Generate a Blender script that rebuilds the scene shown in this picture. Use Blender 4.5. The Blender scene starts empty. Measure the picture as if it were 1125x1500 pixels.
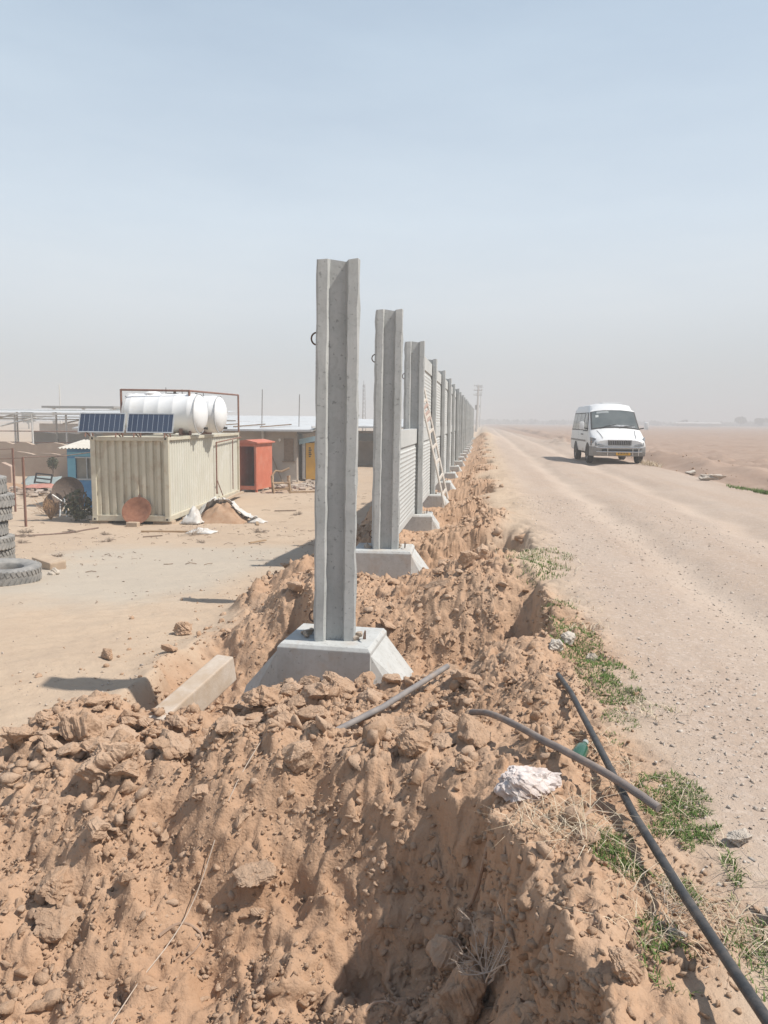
import bpy, bmesh, math, random
import numpy as np
from mathutils import Vector, Matrix

random.seed(7)
RNG = np.random.default_rng(11)
SC = bpy.context.scene
COL = SC.collection
PI = math.pi
R = math.radians

# ------------------------------------------------------------------ noise
def _hash(ix, iy, s):
    h = (ix.astype(np.int64) * 374761393 + iy.astype(np.int64) * 668265263 + s * 974634777) & 0xFFFFFFFF
    h = ((h ^ (h >> 13)) * 1274126177) & 0xFFFFFFFF
    h = ((h ^ (h >> 16)) * 2246822519) & 0xFFFFFFFF
    h = h ^ (h >> 15)
    return (h & 0xFFFFFF).astype(np.float64) / 0xFFFFFF

def vnoise(x, y, s=0):
    ix = np.floor(x); iy = np.floor(y)
    fx = x - ix; fy = y - iy
    fx = fx * fx * (3 - 2 * fx); fy = fy * fy * (3 - 2 * fy)
    a = _hash(ix, iy, s); b = _hash(ix + 1, iy, s)
    c = _hash(ix, iy + 1, s); d = _hash(ix + 1, iy + 1, s)
    return (a * (1 - fx) + b * fx) * (1 - fy) + (c * (1 - fx) + d * fx) * fy

def fbm(x, y, s=0, o=4, g=.5):
    v = 0.; a = 1.; t = 0.
    for i in range(o):
        v = v + a * vnoise(x, y, s + i * 17); t += a
        a *= g; x = x * 2.03 + 11.3; y = y * 2.03 + 4.7
    return v / t - .5

def lumps(x, y, cell, s, dens=.7, rmin=.25, rmax=.6, sharp=.5):
    """heights of half-buried lumps, one at most per cell (in units of cell)"""
    x = x / cell; y = y / cell
    x = x + .35 * (vnoise(x * 2.1, y * 2.1, s + 5) - .5); y = y + .35 * (vnoise(x * 2.3, y * 2.3, s + 6) - .5)
    ix = np.floor(x); iy = np.floor(y)
    out = np.zeros_like(x)
    for dx in (-1, 0, 1):
        for dy in (-1, 0, 1):
            cx = ix + dx; cy = iy + dy
            ok = _hash(cx, cy, s + 1) < dens
            px = cx + .15 + .7 * _hash(cx, cy, s + 2); py = cy + .15 + .7 * _hash(cx, cy, s + 3)
            r = rmin + (rmax - rmin) * _hash(cx, cy, s + 4) ** 2
            d2 = ((x - px) ** 2 + (y - py) ** 2) / (r * r)
            h = np.where(ok, np.clip(1 - d2, 0, 1) ** sharp * r, 0)
            out = np.maximum(out, h)
    return out * cell

def blocks(x, y, cell, s, dens=.6, tilt=.9):
    """broken angular blocks: tilted flat tops over warped cells, with cracks between"""
    x = x / cell; y = y / cell
    wx = x + .45 * (vnoise(x * 1.7, y * 1.7, s + 5) - .5) + .2 * (vnoise(x * 4.3, y * 4.3, s + 7) - .5)
    wy = y + .45 * (vnoise(x * 1.9, y * 1.9, s + 6) - .5) + .2 * (vnoise(x * 4.1, y * 4.1, s + 8) - .5)
    ix = np.floor(wx); iy = np.floor(wy)
    f1 = np.full_like(x, 9.); f2 = f1.copy(); bx = ix.copy(); by = iy.copy(); ox = np.zeros_like(x); oy = ox.copy()
    for dx in (-1, 0, 1):
        for dy in (-1, 0, 1):
            cx = ix + dx; cy = iy + dy
            ex = wx - (cx + .1 + .8 * _hash(cx, cy, s + 2)); ey = wy - (cy + .1 + .8 * _hash(cx, cy, s + 3))
            d = np.sqrt(ex * ex + ey * ey); m = d < f1
            f2 = np.where(m, f1, np.minimum(f2, d)); f1 = np.where(m, d, f1)
            bx = np.where(m, cx, bx); by = np.where(m, cy, by); ox = np.where(m, ex, ox); oy = np.where(m, ey, oy)
    on = _hash(bx, by, s + 1) < dens
    h = .10 + .32 * _hash(bx, by, s + 9) + tilt * ((_hash(bx, by, s + 10) - .5) * ox + (_hash(bx, by, s + 11) - .5) * oy)
    return np.where(on, np.clip(h, 0, None), 0) * np.clip((f2 - f1) / .16, 0, 1) ** .7 * cell

def ss(a, b, x):
    t = np.clip((x - a) / (b - a), 0, 1)
    return t * t * (3 - 2 * t)

# ------------------------------------------------------------------ terrain
WX = -1.29                 # fence line
YK = [6.2 + 4 * k for k in range(21)]

def terrain(x, y, fine=True):
    x = np.asarray(x, float); y = np.asarray(y, float)
    n1 = fbm(x * .8, y * .8, 1, 4); n2 = fbm(x * 2.6, y * 2.6, 31, 4); n3 = fbm(x * 8, y * 8, 61, 3)
    zl = np.interp(y, [-30, 5, 10, 15, 20, 26, 150, 320], [-.85, -.9, -1.04, -1.34, -1.68, -1.83, -1.83, -.4])
    zl = zl + .05 * fbm(x * .35, y * .35, 3, 3)
    zr = np.interp(x, [-1.8, -.7, .3, .9], [-.3, -.17, -.03, .0]) - .20 * ss(7, 8, y) * np.exp(-((x + .95) / .55) ** 2)
    s = ss(-3.5, -1.7, x + .5 * n1 + .2 * n2)
    z = zl * (1 - s) + zr * s
    # dug strip
    near = ss(.2, 1.4, y)
    fade = 1 - ss(60, 110, y)
    soil = ss(-3.3, -2.9, x + .7 * n1 + .5 * n2) * (1 - ss(.35, .75, x + .40 * ss(8, 11, y) - .18 * (1 - ss(3.2, 4.2, y)) + .5 * n1 + .3 * n2 + .25 * np.sin(y * .9) * ss(3, 5, y))) * fade
    soil = np.maximum(soil, ss(-3.6, -3.0, x - .9 + .5 * n2) * 0)
    # left foreground: spoil reaches further left near the camera
    sl = ss(-4.4, -3.4, x + 1.0 * n1 + .4 * n2) * (1 - ss(4.6, 5.4, y + .5 * n1 + .4 * n2)) * (1 - ss(0, .6, x))
    soil = np.maximum(soil, sl * fade)
    # spoil ridges between the holes and along the left of the fence
    z = z + soil * (.16 * n1 + .12 * n2)
    bank = np.exp(-((x + 2.25 + .3 * n1) / .42) ** 2) * ss(6.9, 7.6, y) * fade
    z = z + bank * (.06 + .25 * n2)
    lf = np.exp(-((x + 2.6) / .9) ** 2) * (1 - ss(4.8, 5.5, y)) * ss(3.6, 4.4, y)
    z = z + .18 * lf
    ph = (y - 8.2) / 4.0
    rid = np.clip(np.cos(2 * PI * ph), 0, 1) * np.exp(-((x + .0) / .5) ** 2) * ss(6.5, 7.4, y) * fade
    z = z + .10 * rid * (1 - .6 * ss(12, 20, y))
    # bench of rubble in front of the first footing
    bench = (1 - ss(-.5, .3, x + .2 * n1)) * ss(3.8, 4.3, y) * (1 - ss(5.5, 6.0, y)) * ss(-2.9, -2.2, x)
    z = z * (1 - bench) + bench * (np.interp(x, [-2.4, -1.75, -1.45, -.3], [-.54, -.64, -.46, -.34]) + .08 * n2)
    # hole under the camera's feet
    xr = np.interp(y, [1.2, 1.8, 2.3, 2.7, 3.05, 3.5, 4.2], [.36, .31, .2, .11, 0., -.16, -.34])
    w = .42 * n2 + .06 * n3
    inx = xr - x + w
    mr = .6 * ss(.0, .08, inx) + .4 * ss(.10, .20, inx + .3 * n2)
    mq = ss(-1.25, -.35, x + .4 * n1)
    mb = 1 - np.clip((y + .28 * n2 + .35 * n1 * (1 - mq) - (2.75 + .25 * mq)) / (1.45 - .95 * mq), 0, 1)
    mb = mb * mb * (3 - 2 * mb)
    ml = ss(-3.4, -2.3, x + .4 * n1)
    m = mr * mb * ml * ss(.9, 1.5, y)
    step = .26 * ss(-.75, -.2, x + .5 * n2) * ss(3.1, 2.5, y + .4 * n2) + .16 * ss(.5, .2, inx + .5 * n2)
    zf = -1.02 + step + .22 * n2 + .07 * n3 + .14 * n1
    terr = .10 * np.abs(((y * 2.6 + 2.5 * n2 + x * .7) % 1) - .5)
    z = np.where(zf < z, z + (zf - z) * m, z) + terr * m * .8
    holes = m.copy()
    # holes round the footings
    for k, yk in enumerate(YK):
        if k == 0:
            a0, a1, b0, b1 = 5.25, 5.75, 6.55, 7.45
            a0 = a0 - .3 * ss(-1.6, -1.9, x); a1 = a1 - .5 * ss(-1.6, -1.9, x); b0 = b0 + .3 * ss(-1.6, -2, x); b1 = b1 + 1.1 * ss(-1.6, -2, x)
            xl0, xl1, xr0, xr1, dz = -3.15, -2.8, .45, .58, -.84
        else:
            jx = .25 * math.sin(k * 2.3); f = 1.0 if k < 8 else .7
            a0, a1, b0, b1 = yk - 1.35, yk - .8, yk + .55, yk + 1.25
            sr = .28 if k > 1 else 0.
            xl0, xl1, xr0, xr1, dz = -2.5, -1.7, .1 + jx - sr, .5 + jx - sr, -.52 - .1 * f * (k < 2)
        m = ss(xl0, xl1, x + .35 * n2) * (1 - ss(xr0, xr1, x + .3 * n2 + .12 * n3)) * ss(a0, a1, y + .35 * n2) * (1 - ss(b0, b1, y + .25 * n2 + .25 * n1))
        zf = dz + .2 * n2 + (-.55 * ss(-1.6, -1.85, x) if k == 0 else 0.)
        z = np.where(zf < z, z + (zf - z) * m, z)
        holes = np.maximum(holes, m)
    soil = np.maximum(soil, np.minimum(holes, 1))
    # road, ruts, right hand verge and field
    road = ss(.4, 1.2, x)
    z = z + road * (.035 * fbm(x * 1.1, y * .22, 7, 3) + .012 * fbm(x * 3, y * 3, 9, 3)) * near
    z = z - .075 * road * (np.exp(-((x - 2.1 - .5 * n1) / .3) ** 2) + np.exp(-((x - 3.9 - .5 * n1) / .33) ** 2)) * ss(3, 8, y)
    # low crumbly lip of dug earth between strip and road
    z = z + (.11 - .06 * ss(8, 14, y)) * np.exp(-((x - .62 - .5 * n1) / .28) ** 2) * np.clip(.35 + 2.2 * n2, 0, 1.4) * ss(1.2, 2.2, y) * fade * (1 - ss(.36, .46, x) * (1 - ss(4.8, 5.6, y)))
    verge = ss(5.9, 6.6, x + .6 * n1 + .02 * (y - 18)) * ss(9, 13, y)
    vb = np.exp(-((x - 7.6 - .5 * n1) / .8) ** 2) * verge
    n4 = fbm(x * .45, y * .22, 77, 4)
    z = z + vb * np.clip(.16 + 1.1 * n4, -.1, .6) - .12 * np.exp(-((x - 6.5) / .4) ** 2) * verge
    field = ss(8.0, 9.5, x)
    z = z + field * (.10 * n4 + .10 * n1 - .04)
    z = z + .62 * np.exp(-((x - .1) / 1.1) ** 2 - ((y - 72) / 9) ** 2)
    z = z + .35 * np.exp(-((x - 5.6 - .3 * n1) / .8) ** 2 - ((y - 57) / 8) ** 2) * (1 + 2 * n2)
    if fine:
        so = np.clip(soil, 0, 1)
        rim = (1 - .35 * holes) * (1 - .5 * ss(10, 20, y))
        det = np.zeros_like(x); q = (so > .01) & (y > .5) & (y < 40)
        if q.any():
            xq, yq, hq = x[q], y[q], holes[q]; rim = (1 - .4 * hq) * (1 - .8 * ss(.32, .55, xq) * (1 - ss(6, 8, yq))) * (1 - .45 * ss(10, 20, yq))
            m1 = ss(-.05, .10, fbm(xq * 1.3, yq * 1.3, 221, 3)); m2 = .3 + .7 * ss(-.10, .06, fbm(xq * 2.1, yq * 2.1, 222, 3)); m3 = .5 + .5 * ss(-.10, .08, fbm(xq * 3.5, yq * 3.5, 223, 3))
            rg = 1 - 2 * np.abs(fbm(xq * 4, yq * 4, 224, 4))
            det[q] = rim * (.55 * m1 * blocks(xq, yq, .30, 201, .5) + .9 * m2 * blocks(xq, yq, .135, 231, .6)) + 1.1 * m3 * blocks(xq, yq, .06, 261, .7) + .25 * m3 * lumps(xq, yq, .03, 291, .6) + .03 * n3[q] + .05 * (rg - .8) * rim
        z = z + so * det
        l1 = 0
        grav = road * (1 - so) * np.clip(.8 - .12 * np.abs(x - 1.6), .25, 1)
        z = z + grav * (.10 * lumps(x, y, .05, 311, .35) * (1 - ss(5, 9, y)) + .010 * n3)
        sand = (1 - so) * (1 - road)
        z = z + sand * (.05 * fbm(x * 1.6, y * 1.6, 46, 4) + .03 * fbm(x * .9 + y * .5, y * 3.2 - x * 1.6, 47, 3) + .016 * n3 + .10 * lumps(x, y, .12, 331, .08, .1, .3))
        z = z + field * (.35 * lumps(x, y, .8, 341, .5) + .07 * np.sin(x * 5.2 + 2 * n1) * (1 - ss(30, 60, y)))
        z = z + vb * .4 * lumps(x, y, .4, 351, .5)
    return z, soil, road, verge, holes

def hz(x, y):
    return float(terrain(np.array([x]), np.array([y]))[0][0])

def axis(segs, lo, hi, g):
    """fine spacing over segs [(start, end, step)...], growing by factor g out to lo and hi"""
    v = []
    for a, b, st in segs:
        n = max(1, int(round((b - a) / st)))
        v += list(np.linspace(a, b, n, endpoint=False))
    v.append(segs[-1][1])
    st = segs[-1][2]; x = v[-1]
    while x < hi:
        st *= g; x += st; v.append(min(x, hi))
    st = segs[0][2]; x = v[0]; pre = []
    while x > lo:
        st *= g; x -= st; pre.append(max(x, lo))
    return np.array(pre[::-1] + v)

def mesh_np(name, verts, quads=None, tris=None):
    me = bpy.data.meshes.new(name)
    verts = np.asarray(verts, np.float32)
    me.vertices.add(len(verts)); me.vertices.foreach_set('co', verts.ravel())
    li, ls = [], []
    n = 0
    if quads is not None and len(quads):
        q = np.asarray(quads, np.int32); li.append(q.ravel()); ls.append(np.arange(len(q)) * 4); n = q.size
    if tris is not None and len(tris):
        t = np.asarray(tris, np.int32); li.append(t.ravel()); ls.append(n + np.arange(len(t)) * 3)
    li = np.concatenate(li); ls = np.concatenate(ls).astype(np.int32)
    me.loops.add(len(li)); me.loops.foreach_set('vertex_index', li)
    me.polygons.add(len(ls)); me.polygons.foreach_set('loop_start', ls)
    me.update(calc_edges=True)
    return me

def attr(me, name, rgb):
    a = me.attributes.new(name, 'FLOAT_COLOR', 'POINT')
    c = np.ones((len(me.vertices), 4), np.float32); c[:, :rgb.shape[1]] = rgb
    a.data.foreach_set('color', c.ravel())

# ------------------------------------------------------------------ materials
class NT:
    def __init__(s, name):
        s.m = bpy.data.materials.new(name); s.m.use_nodes = True
        s.t = s.m.node_tree; s.n = s.t.nodes; s.l = s.t.links
        s.b = s.n['Principled BSDF']
    def add(s, t, **k):
        nd = s.n.new(t)
        for a, v in k.items():
            if a.startswith('i_'):
                nd.inputs[a[2:].replace('_', ' ')].default_value = v
            else: setattr(nd, a, v)
        return nd
    def link(s, a, b): s.l.new(a, b)
    def noise(s, vec, scale, detail=4, rough=.55, dist=0.):
        nd = s.add('ShaderNodeTexNoise'); nd.inputs['Scale'].default_value = scale; nd.inputs['Detail'].default_value = detail
        nd.inputs['Roughness'].default_value = rough; nd.inputs['Distortion'].default_value = dist
        if vec is not None: s.link(vec, nd.inputs['Vector'])
        return nd.outputs['Fac']
    def ramp(s, fac, a, b, ca=(0, 0, 0, 1), cb=(1, 1, 1, 1)):
        nd = s.add('ShaderNodeValToRGB'); e = nd.color_ramp.elements
        e[0].position = a; e[1].position = b; e[0].color = ca; e[1].color = cb
        s.link(fac, nd.inputs['Fac']); return nd.outputs['Color']
    def mix(s, f, a, b, mode='MIX'):
        nd = s.add('ShaderNodeMix', data_type='RGBA', blend_type=mode)
        for v, i in ((f, 0), (a, 6), (b, 7)):
            if isinstance(v, (int, float)): nd.inputs[i].default_value = v
            elif isinstance(v, (tuple, list)): nd.inputs[i].default_value = (*v[:3], 1)
            else: s.link(v, nd.inputs[i])
        return nd.outputs[2]
    def math(s, op, a, b=None):
        nd = s.add('ShaderNodeMath', operation=op)
        for i, v in enumerate((a, b)):
            if v is None: continue
            if isinstance(v, (int, float)): nd.inputs[i].default_value = v
            else: s.link(v, nd.inputs[i])
        return nd.outputs[0]
    def bump(s, h, strength, dist, prev=None):
        nd = s.add('ShaderNodeBump'); nd.inputs['Strength'].default_value = strength; nd.inputs['Distance'].default_value = dist
        s.link(h, nd.inputs['Height'])
        if prev is not None: s.link(prev, nd.inputs['Normal'])
        return nd.outputs['Normal']

def coords(nt, rnd=True):
    tc = nt.add('ShaderNodeTexCoord')
    if not rnd: return tc.outputs['Object']
    oi = nt.add('ShaderNodeObjectInfo')
    v = nt.add('ShaderNodeVectorMath', operation='SCALE'); v.inputs['Scale'].default_value = 37.
    cx = nt.add('ShaderNodeCombineXYZ')
    for i in range(3): nt.link(oi.outputs['Random'], cx.inputs[i])
    nt.link(cx.outputs[0], v.inputs[0])
    ad = nt.add('ShaderNodeVectorMath', operation='ADD')
    nt.link(tc.outputs['Object'], ad.inputs[0]); nt.link(v.outputs[0], ad.inputs[1])
    return ad.outputs[0]

def simple(name, c1, c2=None, rough=.8, scale=6., lo=.35, hi=.65, metal=0., bump=.0, bscale=40., dirt=None, dscale=3., damt=.5, spec=.3):
    """surface of two colours mottled by noise, with optional stains and bump"""
    nt = NT(name); v = coords(nt)
    col = None
    if c2 is None: c2 = tuple(c * .85 for c in c1)
    f = nt.ramp(nt.noise(v, scale, 5), lo, hi)
    col = nt.mix(f, c1, c2)
    if dirt is not None:
        d = nt.ramp(nt.noise(v, dscale, 8, .68, .4), .5, .72)
        d = nt.math('MULTIPLY', d, damt)
        col = nt.mix(d, col, dirt)
    nt.link(col, nt.b.inputs['Base Color'])
    nt.b.inputs['Roughness'].default_value = rough; nt.b.inputs['Metallic'].default_value = metal
    nt.b.inputs['Specular IOR Level'].default_value = spec
    if bump:
        nt.link(nt.bump(nt.noise(v, bscale, 6, .6), bump, .01), nt.b.inputs['Normal'])
    return nt.m

SOIL_A, SOIL_B, SOIL_C = (.41, .262, .167), (.462, .316, .215), (.345, .206, .126)
SAND_A, SAND_B = (.45, .34, .245), (.49, .385, .285)
ROAD_A, ROAD_B = (.395, .302, .235), (.445, .355, .285)

def ground_mat():
    nt = NT('ground_earth')
    geo = nt.add('ShaderNodeNewGeometry'); P = geo.outputs['Position']
    at = nt.add('ShaderNodeAttribute', attribute_name='zone')
    sp = nt.add('ShaderNodeSeparateColor'); nt.link(at.outputs['Color'], sp.inputs['Color'])
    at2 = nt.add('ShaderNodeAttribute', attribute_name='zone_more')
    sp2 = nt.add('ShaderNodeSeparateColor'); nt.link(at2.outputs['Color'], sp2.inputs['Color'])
    nA = nt.noise(P, 1.3, 6); nB = nt.noise(P, 9, 6, .65); nC = nt.noise(P, 60, 4, .6); nD = nt.noise(P, .25, 5, .6)
    soil = nt.mix(nt.ramp(nA, .35, .65), SOIL_A, SOIL_B)
    soil = nt.mix(nt.math('MULTIPLY', nt.ramp(nB, .5, .75), .55), soil, SOIL_C)
    soil = nt.mix(nt.math('MULTIPLY', nt.ramp(nC, .45, .7), .35), soil, (.46, .32, .225))
    sand = nt.mix(nt.ramp(nD, .3, .7), SAND_A, SAND_B)
    sand = nt.mix(nt.math('MULTIPLY', nt.ramp(nB, .48, .74), .45), sand, (.36, .265, .19))
    sand = nt.mix(nt.math('MULTIPLY', nt.ramp(nt.noise(P, .7, 8, .7, .5), .5, .68), .45), sand, (.37, .285, .215))
    sand = nt.mix(nt.math('MULTIPLY', sp.outputs['Blue'], .7), sand, (.43, .385, .32))
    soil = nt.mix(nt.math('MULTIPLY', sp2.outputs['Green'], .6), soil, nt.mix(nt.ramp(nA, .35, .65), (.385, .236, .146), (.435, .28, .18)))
    st = nt.add('ShaderNodeMapping'); nt.link(P, st.inputs['Vector']); st.inputs['Scale'].default_value = (1.6, .16, 1)
    nR = nt.noise(st.outputs[0], 1.0, 6, .6)
    road = nt.mix(nt.ramp(nR, .35, .65), ROAD_A, ROAD_B)
    road = nt.mix(nt.math('MULTIPLY', nt.ramp(nB, .48, .74), .5), road, (.35, .27, .21))
    road = nt.mix(nt.math('MULTIPLY', nt.ramp(nA, .48, .66), .35), road, (.38, .315, .265))
    vo = nt.add('ShaderNodeTexVoronoi'); vo.inputs['Scale'].default_value = 38; nt.link(P, vo.inputs['Vector'])
    pebc = nt.add('ShaderNodeSeparateColor'); nt.link(vo.outputs['Color'], pebc.inputs['Color'])
    peb = nt.math('MULTIPLY', nt.ramp(pebc.outputs['Red'], .62, .66), nt.ramp(vo.outputs['Distance'], .28, .2, ))
    road = nt.mix(nt.math('MULTIPLY', peb, .45), road, nt.mix(pebc.outputs['Green'], (.36, .29, .24), (.55, .46, .39)))
    road = nt.mix(nt.math('MULTIPLY', sp2.outputs['Blue'], .75), road, (.475, .385, .31))
    field = nt.mix(nt.ramp(nt.noise(P, .6, 6, .7), .35, .7), (.30, .21, .158), (.375, .275, .213))
    c = nt.mix(sp.outputs['Green'], sand, road)
    c = nt.mix(sp2.outputs['Red'], c, field)
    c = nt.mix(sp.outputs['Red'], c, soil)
    nt.link(c, nt.b.inputs['Base Color'])
    nt.b.inputs['Roughness'].default_value = .95; nt.b.inputs['Specular IOR Level'].default_value = .1
    v2 = nt.add('ShaderNodeTexVoronoi'); v2.inputs['Scale'].default_value = 62; nt.link(P, v2.inputs['Vector'])
    crumb = nt.math('MULTIPLY', nt.math('SUBTRACT', 1., v2.outputs['Distance']), sp.outputs['Red'])
    h1 = nt.noise(P, 110, 5, .65); h2 = nt.noise(P, 28, 5, .65)
    bmp = nt.bump(h2, .55, .02); bmp = nt.bump(h1, .5, .006, bmp)
    bmp = nt.bump(peb, .3, .006, bmp); bmp = nt.bump(crumb, .3, .008, bmp)
    nt.link(bmp, nt.b.inputs['Normal'])
    return nt.m

def rock_mat(name, c1, c2, c3, bs=60, attrname=None):
    nt = NT(name)
    geo = nt.add('ShaderNodeNewGeometry'); P = geo.outputs['Position']
    f = nt.noise(P, 14, 6, .65)
    col = nt.mix(nt.ramp(f, .35, .65), c1, c2)
    if attrname:
        at = nt.add('ShaderNodeAttribute', attribute_name=attrname)
        sp = nt.add('ShaderNodeSeparateColor'); nt.link(at.outputs['Color'], sp.inputs['Color'])
        col = nt.mix(sp.outputs['Red'], col, c3)
    else:
        oi = nt.add('ShaderNodeObjectInfo')
        col = nt.mix(nt.math('MULTIPLY', oi.outputs['Random'], .8), col, c3)
    nt.link(col, nt.b.inputs['Base Color'])
    nt.b.inputs['Roughness'].default_value = .95; nt.b.inputs['Specular IOR Level'].default_value = .1
    b = nt.bump(nt.noise(P, bs, 6, .72), .9, .014)
    nt.link(b, nt.b.inputs['Normal'])
    return nt.m

M = {}
M['ground'] = ground_mat()
M['clod'] = rock_mat('dry_clod', SOIL_A, SOIL_B, (.505, .362, .258))
M['crumb'] = rock_mat('soil_crumbs', SOIL_A, SOIL_B, (.505, .362, .258), 60, 'tint')
M['pebble'] = rock_mat('road_pebbles', (.46, .37, .30), (.52, .435, .36), (.62, .55, .48), 60, 'tint')
M['whiterock'] = rock_mat('white_rock', (.72, .66, .63), (.52, .42, .37), (.80, .77, .75), 30)
M['palestone'] = rock_mat('pale_stone', (.52, .46, .39), (.44, .36, .29), (.58, .53, .46), 40)

def concrete(name, c1, c2, stain, sc=3., soil=None):
    nt = NT(name); v = coords(nt)
    c = nt.mix(nt.ramp(nt.noise(v, sc, 6, .6), .35, .65), c1, c2)
    mp = nt.add('ShaderNodeMapping'); nt.link(v, mp.inputs['Vector']); mp.inputs['Scale'].default_value = (9, 9, .7)
    c = nt.mix(nt.math('MULTIPLY', nt.ramp(nt.noise(mp.outputs[0], 1.2, 6, .65), .48, .75), .5), c, stain)
    c = nt.mix(nt.math('MULTIPLY', nt.ramp(nt.noise(v, 16, 7, .7, .6), .50, .66), .38), c, tuple(q * .9 for q in stain))
    pits = nt.ramp(nt.noise(v, 30, 3, .5), .64, .68)
    c = nt.mix(nt.math('MULTIPLY', pits, .55), c, tuple(q * .55 for q in stain))
    if soil: c = nt.mix(nt.math('MULTIPLY', nt.ramp(nt.noise(v, 3.1, 8, .7, .5), .52, .70), .6), c, soil)
    nt.link(c, nt.b.inputs['Base Color']); nt.b.inputs['Roughness'].default_value = .85; nt.b.inputs['Specular IOR Level'].default_value = .2
    b = nt.bump(nt.noise(v, 12, 6, .6), .25, .012); b = nt.bump(pits, -.5, .006, b)
    nt.link(b, nt.b.inputs['Normal'])
    return nt.m
M['post'] = concrete('cast_concrete', (.40, .412, .40), (.47, .478, .465), (.31, .32, .305))
M['panel'] = concrete('panel_concrete', (.45, .46, .445), (.51, .515, .50), (.39, .395, .38), 1.2)
M['footing'] = concrete('footing_concrete', (.50, .505, .49), (.44, .445, .43), (.38, .375, .35), 4, (.42, .33, .25))
M['rebar'] = simple('rusty_rebar', (.10, .075, .06), (.16, .09, .06), .8)
M['mortar'] = simple('mortar_dirt', (.34, .27, .21), (.42, .36, .3), .95, 14, bump=.6, bscale=60)

# ------------------------------------------------------------------ mesh builder
class MB:
    def __init__(s): s.v = []; s.f = []
    def _add(s, vs, fs):
        o = len(s.v); s.v += [tuple(p) for p in vs]; s.f += [tuple(o + i for i in f) for f in fs]; return s
    def box(s, c, d, rot=None):
        hx, hy, hzz = d[0] / 2, d[1] / 2, d[2] / 2
        vs = [Vector((x, y, z)) for x in (-hx, hx) for y in (-hy, hy) for z in (-hzz, hzz)]
        if rot is not None: vs = [rot @ p for p in vs]
        c = Vector(c)
        return s._add([p + c for p in vs], [(0, 1, 3, 2), (4, 6, 7, 5), (0, 4, 5, 1), (2, 3, 7, 6), (0, 2, 6, 4), (1, 5, 7, 3)])
    def bar(s, a, b, w, h=None, up=(0, 0, 1)):
        a = Vector(a); b = Vector(b); d = (b - a); L = d.length; d.normalize()
        u = Vector(up)
        if abs(d.dot(u)) > .98: u = Vector((1, 0, 0))
        sx = d.cross(u).normalized(); sz = sx.cross(d).normalized()
        rot = Matrix((sx, d, sz)).transposed()
        return s.box((a + b) / 2, (w, L, h or w), rot)
    def tube(s, pts, r, n=8, caps=True):
        pts = [Vector(p) for p in pts]; m = len(pts)
        rs = r if isinstance(r, (list, tuple)) else [r] * m
        rings = []; prev = None
        for i, p in enumerate(pts):
            d = (pts[min(i + 1, m - 1)] - pts[max(i - 1, 0)]).normalized()
            u = Vector((0, 0, 1)) if abs(d.z) < .95 else Vector((1, 0, 0))
            if prev is None: a = d.cross(u).normalized()
            else: a = (prev - d * prev.dot(d)).normalized()
            prev = a; b = d.cross(a)
            rings.append([p + (a * math.cos(2 * PI * k / n) + b * math.sin(2 * PI * k / n)) * rs[i] for k in range(n)])
        vs = [q for g in rings for q in g]; fs = []
        for i in range(m - 1):
            for k in range(n):
                k2 = (k + 1) % n
                fs.append((i * n + k, i * n + k2, (i + 1) * n + k2, (i + 1) * n + k))
        if caps: fs += [tuple(range(n))[::-1], tuple((m - 1) * n + k for k in range(n))]
        return s._add(vs, fs)
    def lathe(s, prof, n=24, mat=None, closed=False):
        """prof: (radius, height) about local z; mat maps to place"""
        mat = mat or Matrix(); vs = []; fs = []; m = len(prof)
        for k in range(n):
            a = 2 * PI * k / n
            for r, z in prof: vs.append(mat @ Vector((r * math.cos(a), r * math.sin(a), z)))
        rng = m if closed else m - 1
        for k in range(n):
            k2 = (k + 1) % n
            for i in range(rng):
                j = (i + 1) % m
                fs.append((k * m + i, k2 * m + i, k2 * m + j, k * m + j))
        return s._add(vs, fs)
    def prism(s, poly, axis, a, b):
        """2-d polygon extruded along an axis ('x','y','z') from a to b"""
        def P(u, v, w): return {'x': (w, u, v), 'y': (u, w, v), 'z': (u, v, w)}[axis]
        n = len(poly)
        vs = [P(u, v, a) for u, v in poly] + [P(u, v, b) for u, v in poly]
        fs = [tuple(range(n))[::-1], tuple(range(n, 2 * n))] + [(i, (i + 1) % n, n + (i + 1) % n, n + i) for i in range(n)]
        return s._add(vs, fs)
    def quad(s, *p): return s._add(p, [tuple(range(len(p)))])
    def grid(s, P):
        r = len(P); c = len(P[0])
        return s._add([q for row in P for q in row], [(i * c + j, i * c + j + 1, (i + 1) * c + j + 1, (i + 1) * c + j) for i in range(r - 1) for j in range(c - 1)])
    def mesh(s, name, mat, bevel=0., smooth=False, angle=35):
        bm = bmesh.new()
        vs = [bm.verts.new(p) for p in s.v]
        for f in s.f:
            try: bm.faces.new([vs[i] for i in f])
            except ValueError: pass
        bmesh.ops.recalc_face_normals(bm, faces=bm.faces)
        if bevel:
            es = [e for e in bm.edges if len(e.link_faces) == 2 and e.calc_face_angle(0) > R(28)]
            bmesh.ops.bevel(bm, geom=es, offset=bevel, segments=2, affect='EDGES', profile=.6, clamp_overlap=True)
        me = bpy.data.meshes.new(name); bm.to_mesh(me); bm.free()
        if smooth:
            me.polygons.foreach_set('use_smooth', [True] * len(me.polygons))
            me.set_sharp_from_angle(angle=R(angle))
        me.materials.append(mat)
        return me
    def build(s, name, mat, parent=None, **k):
        return link(name, s.mesh(name, mat, **k), parent)

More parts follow.
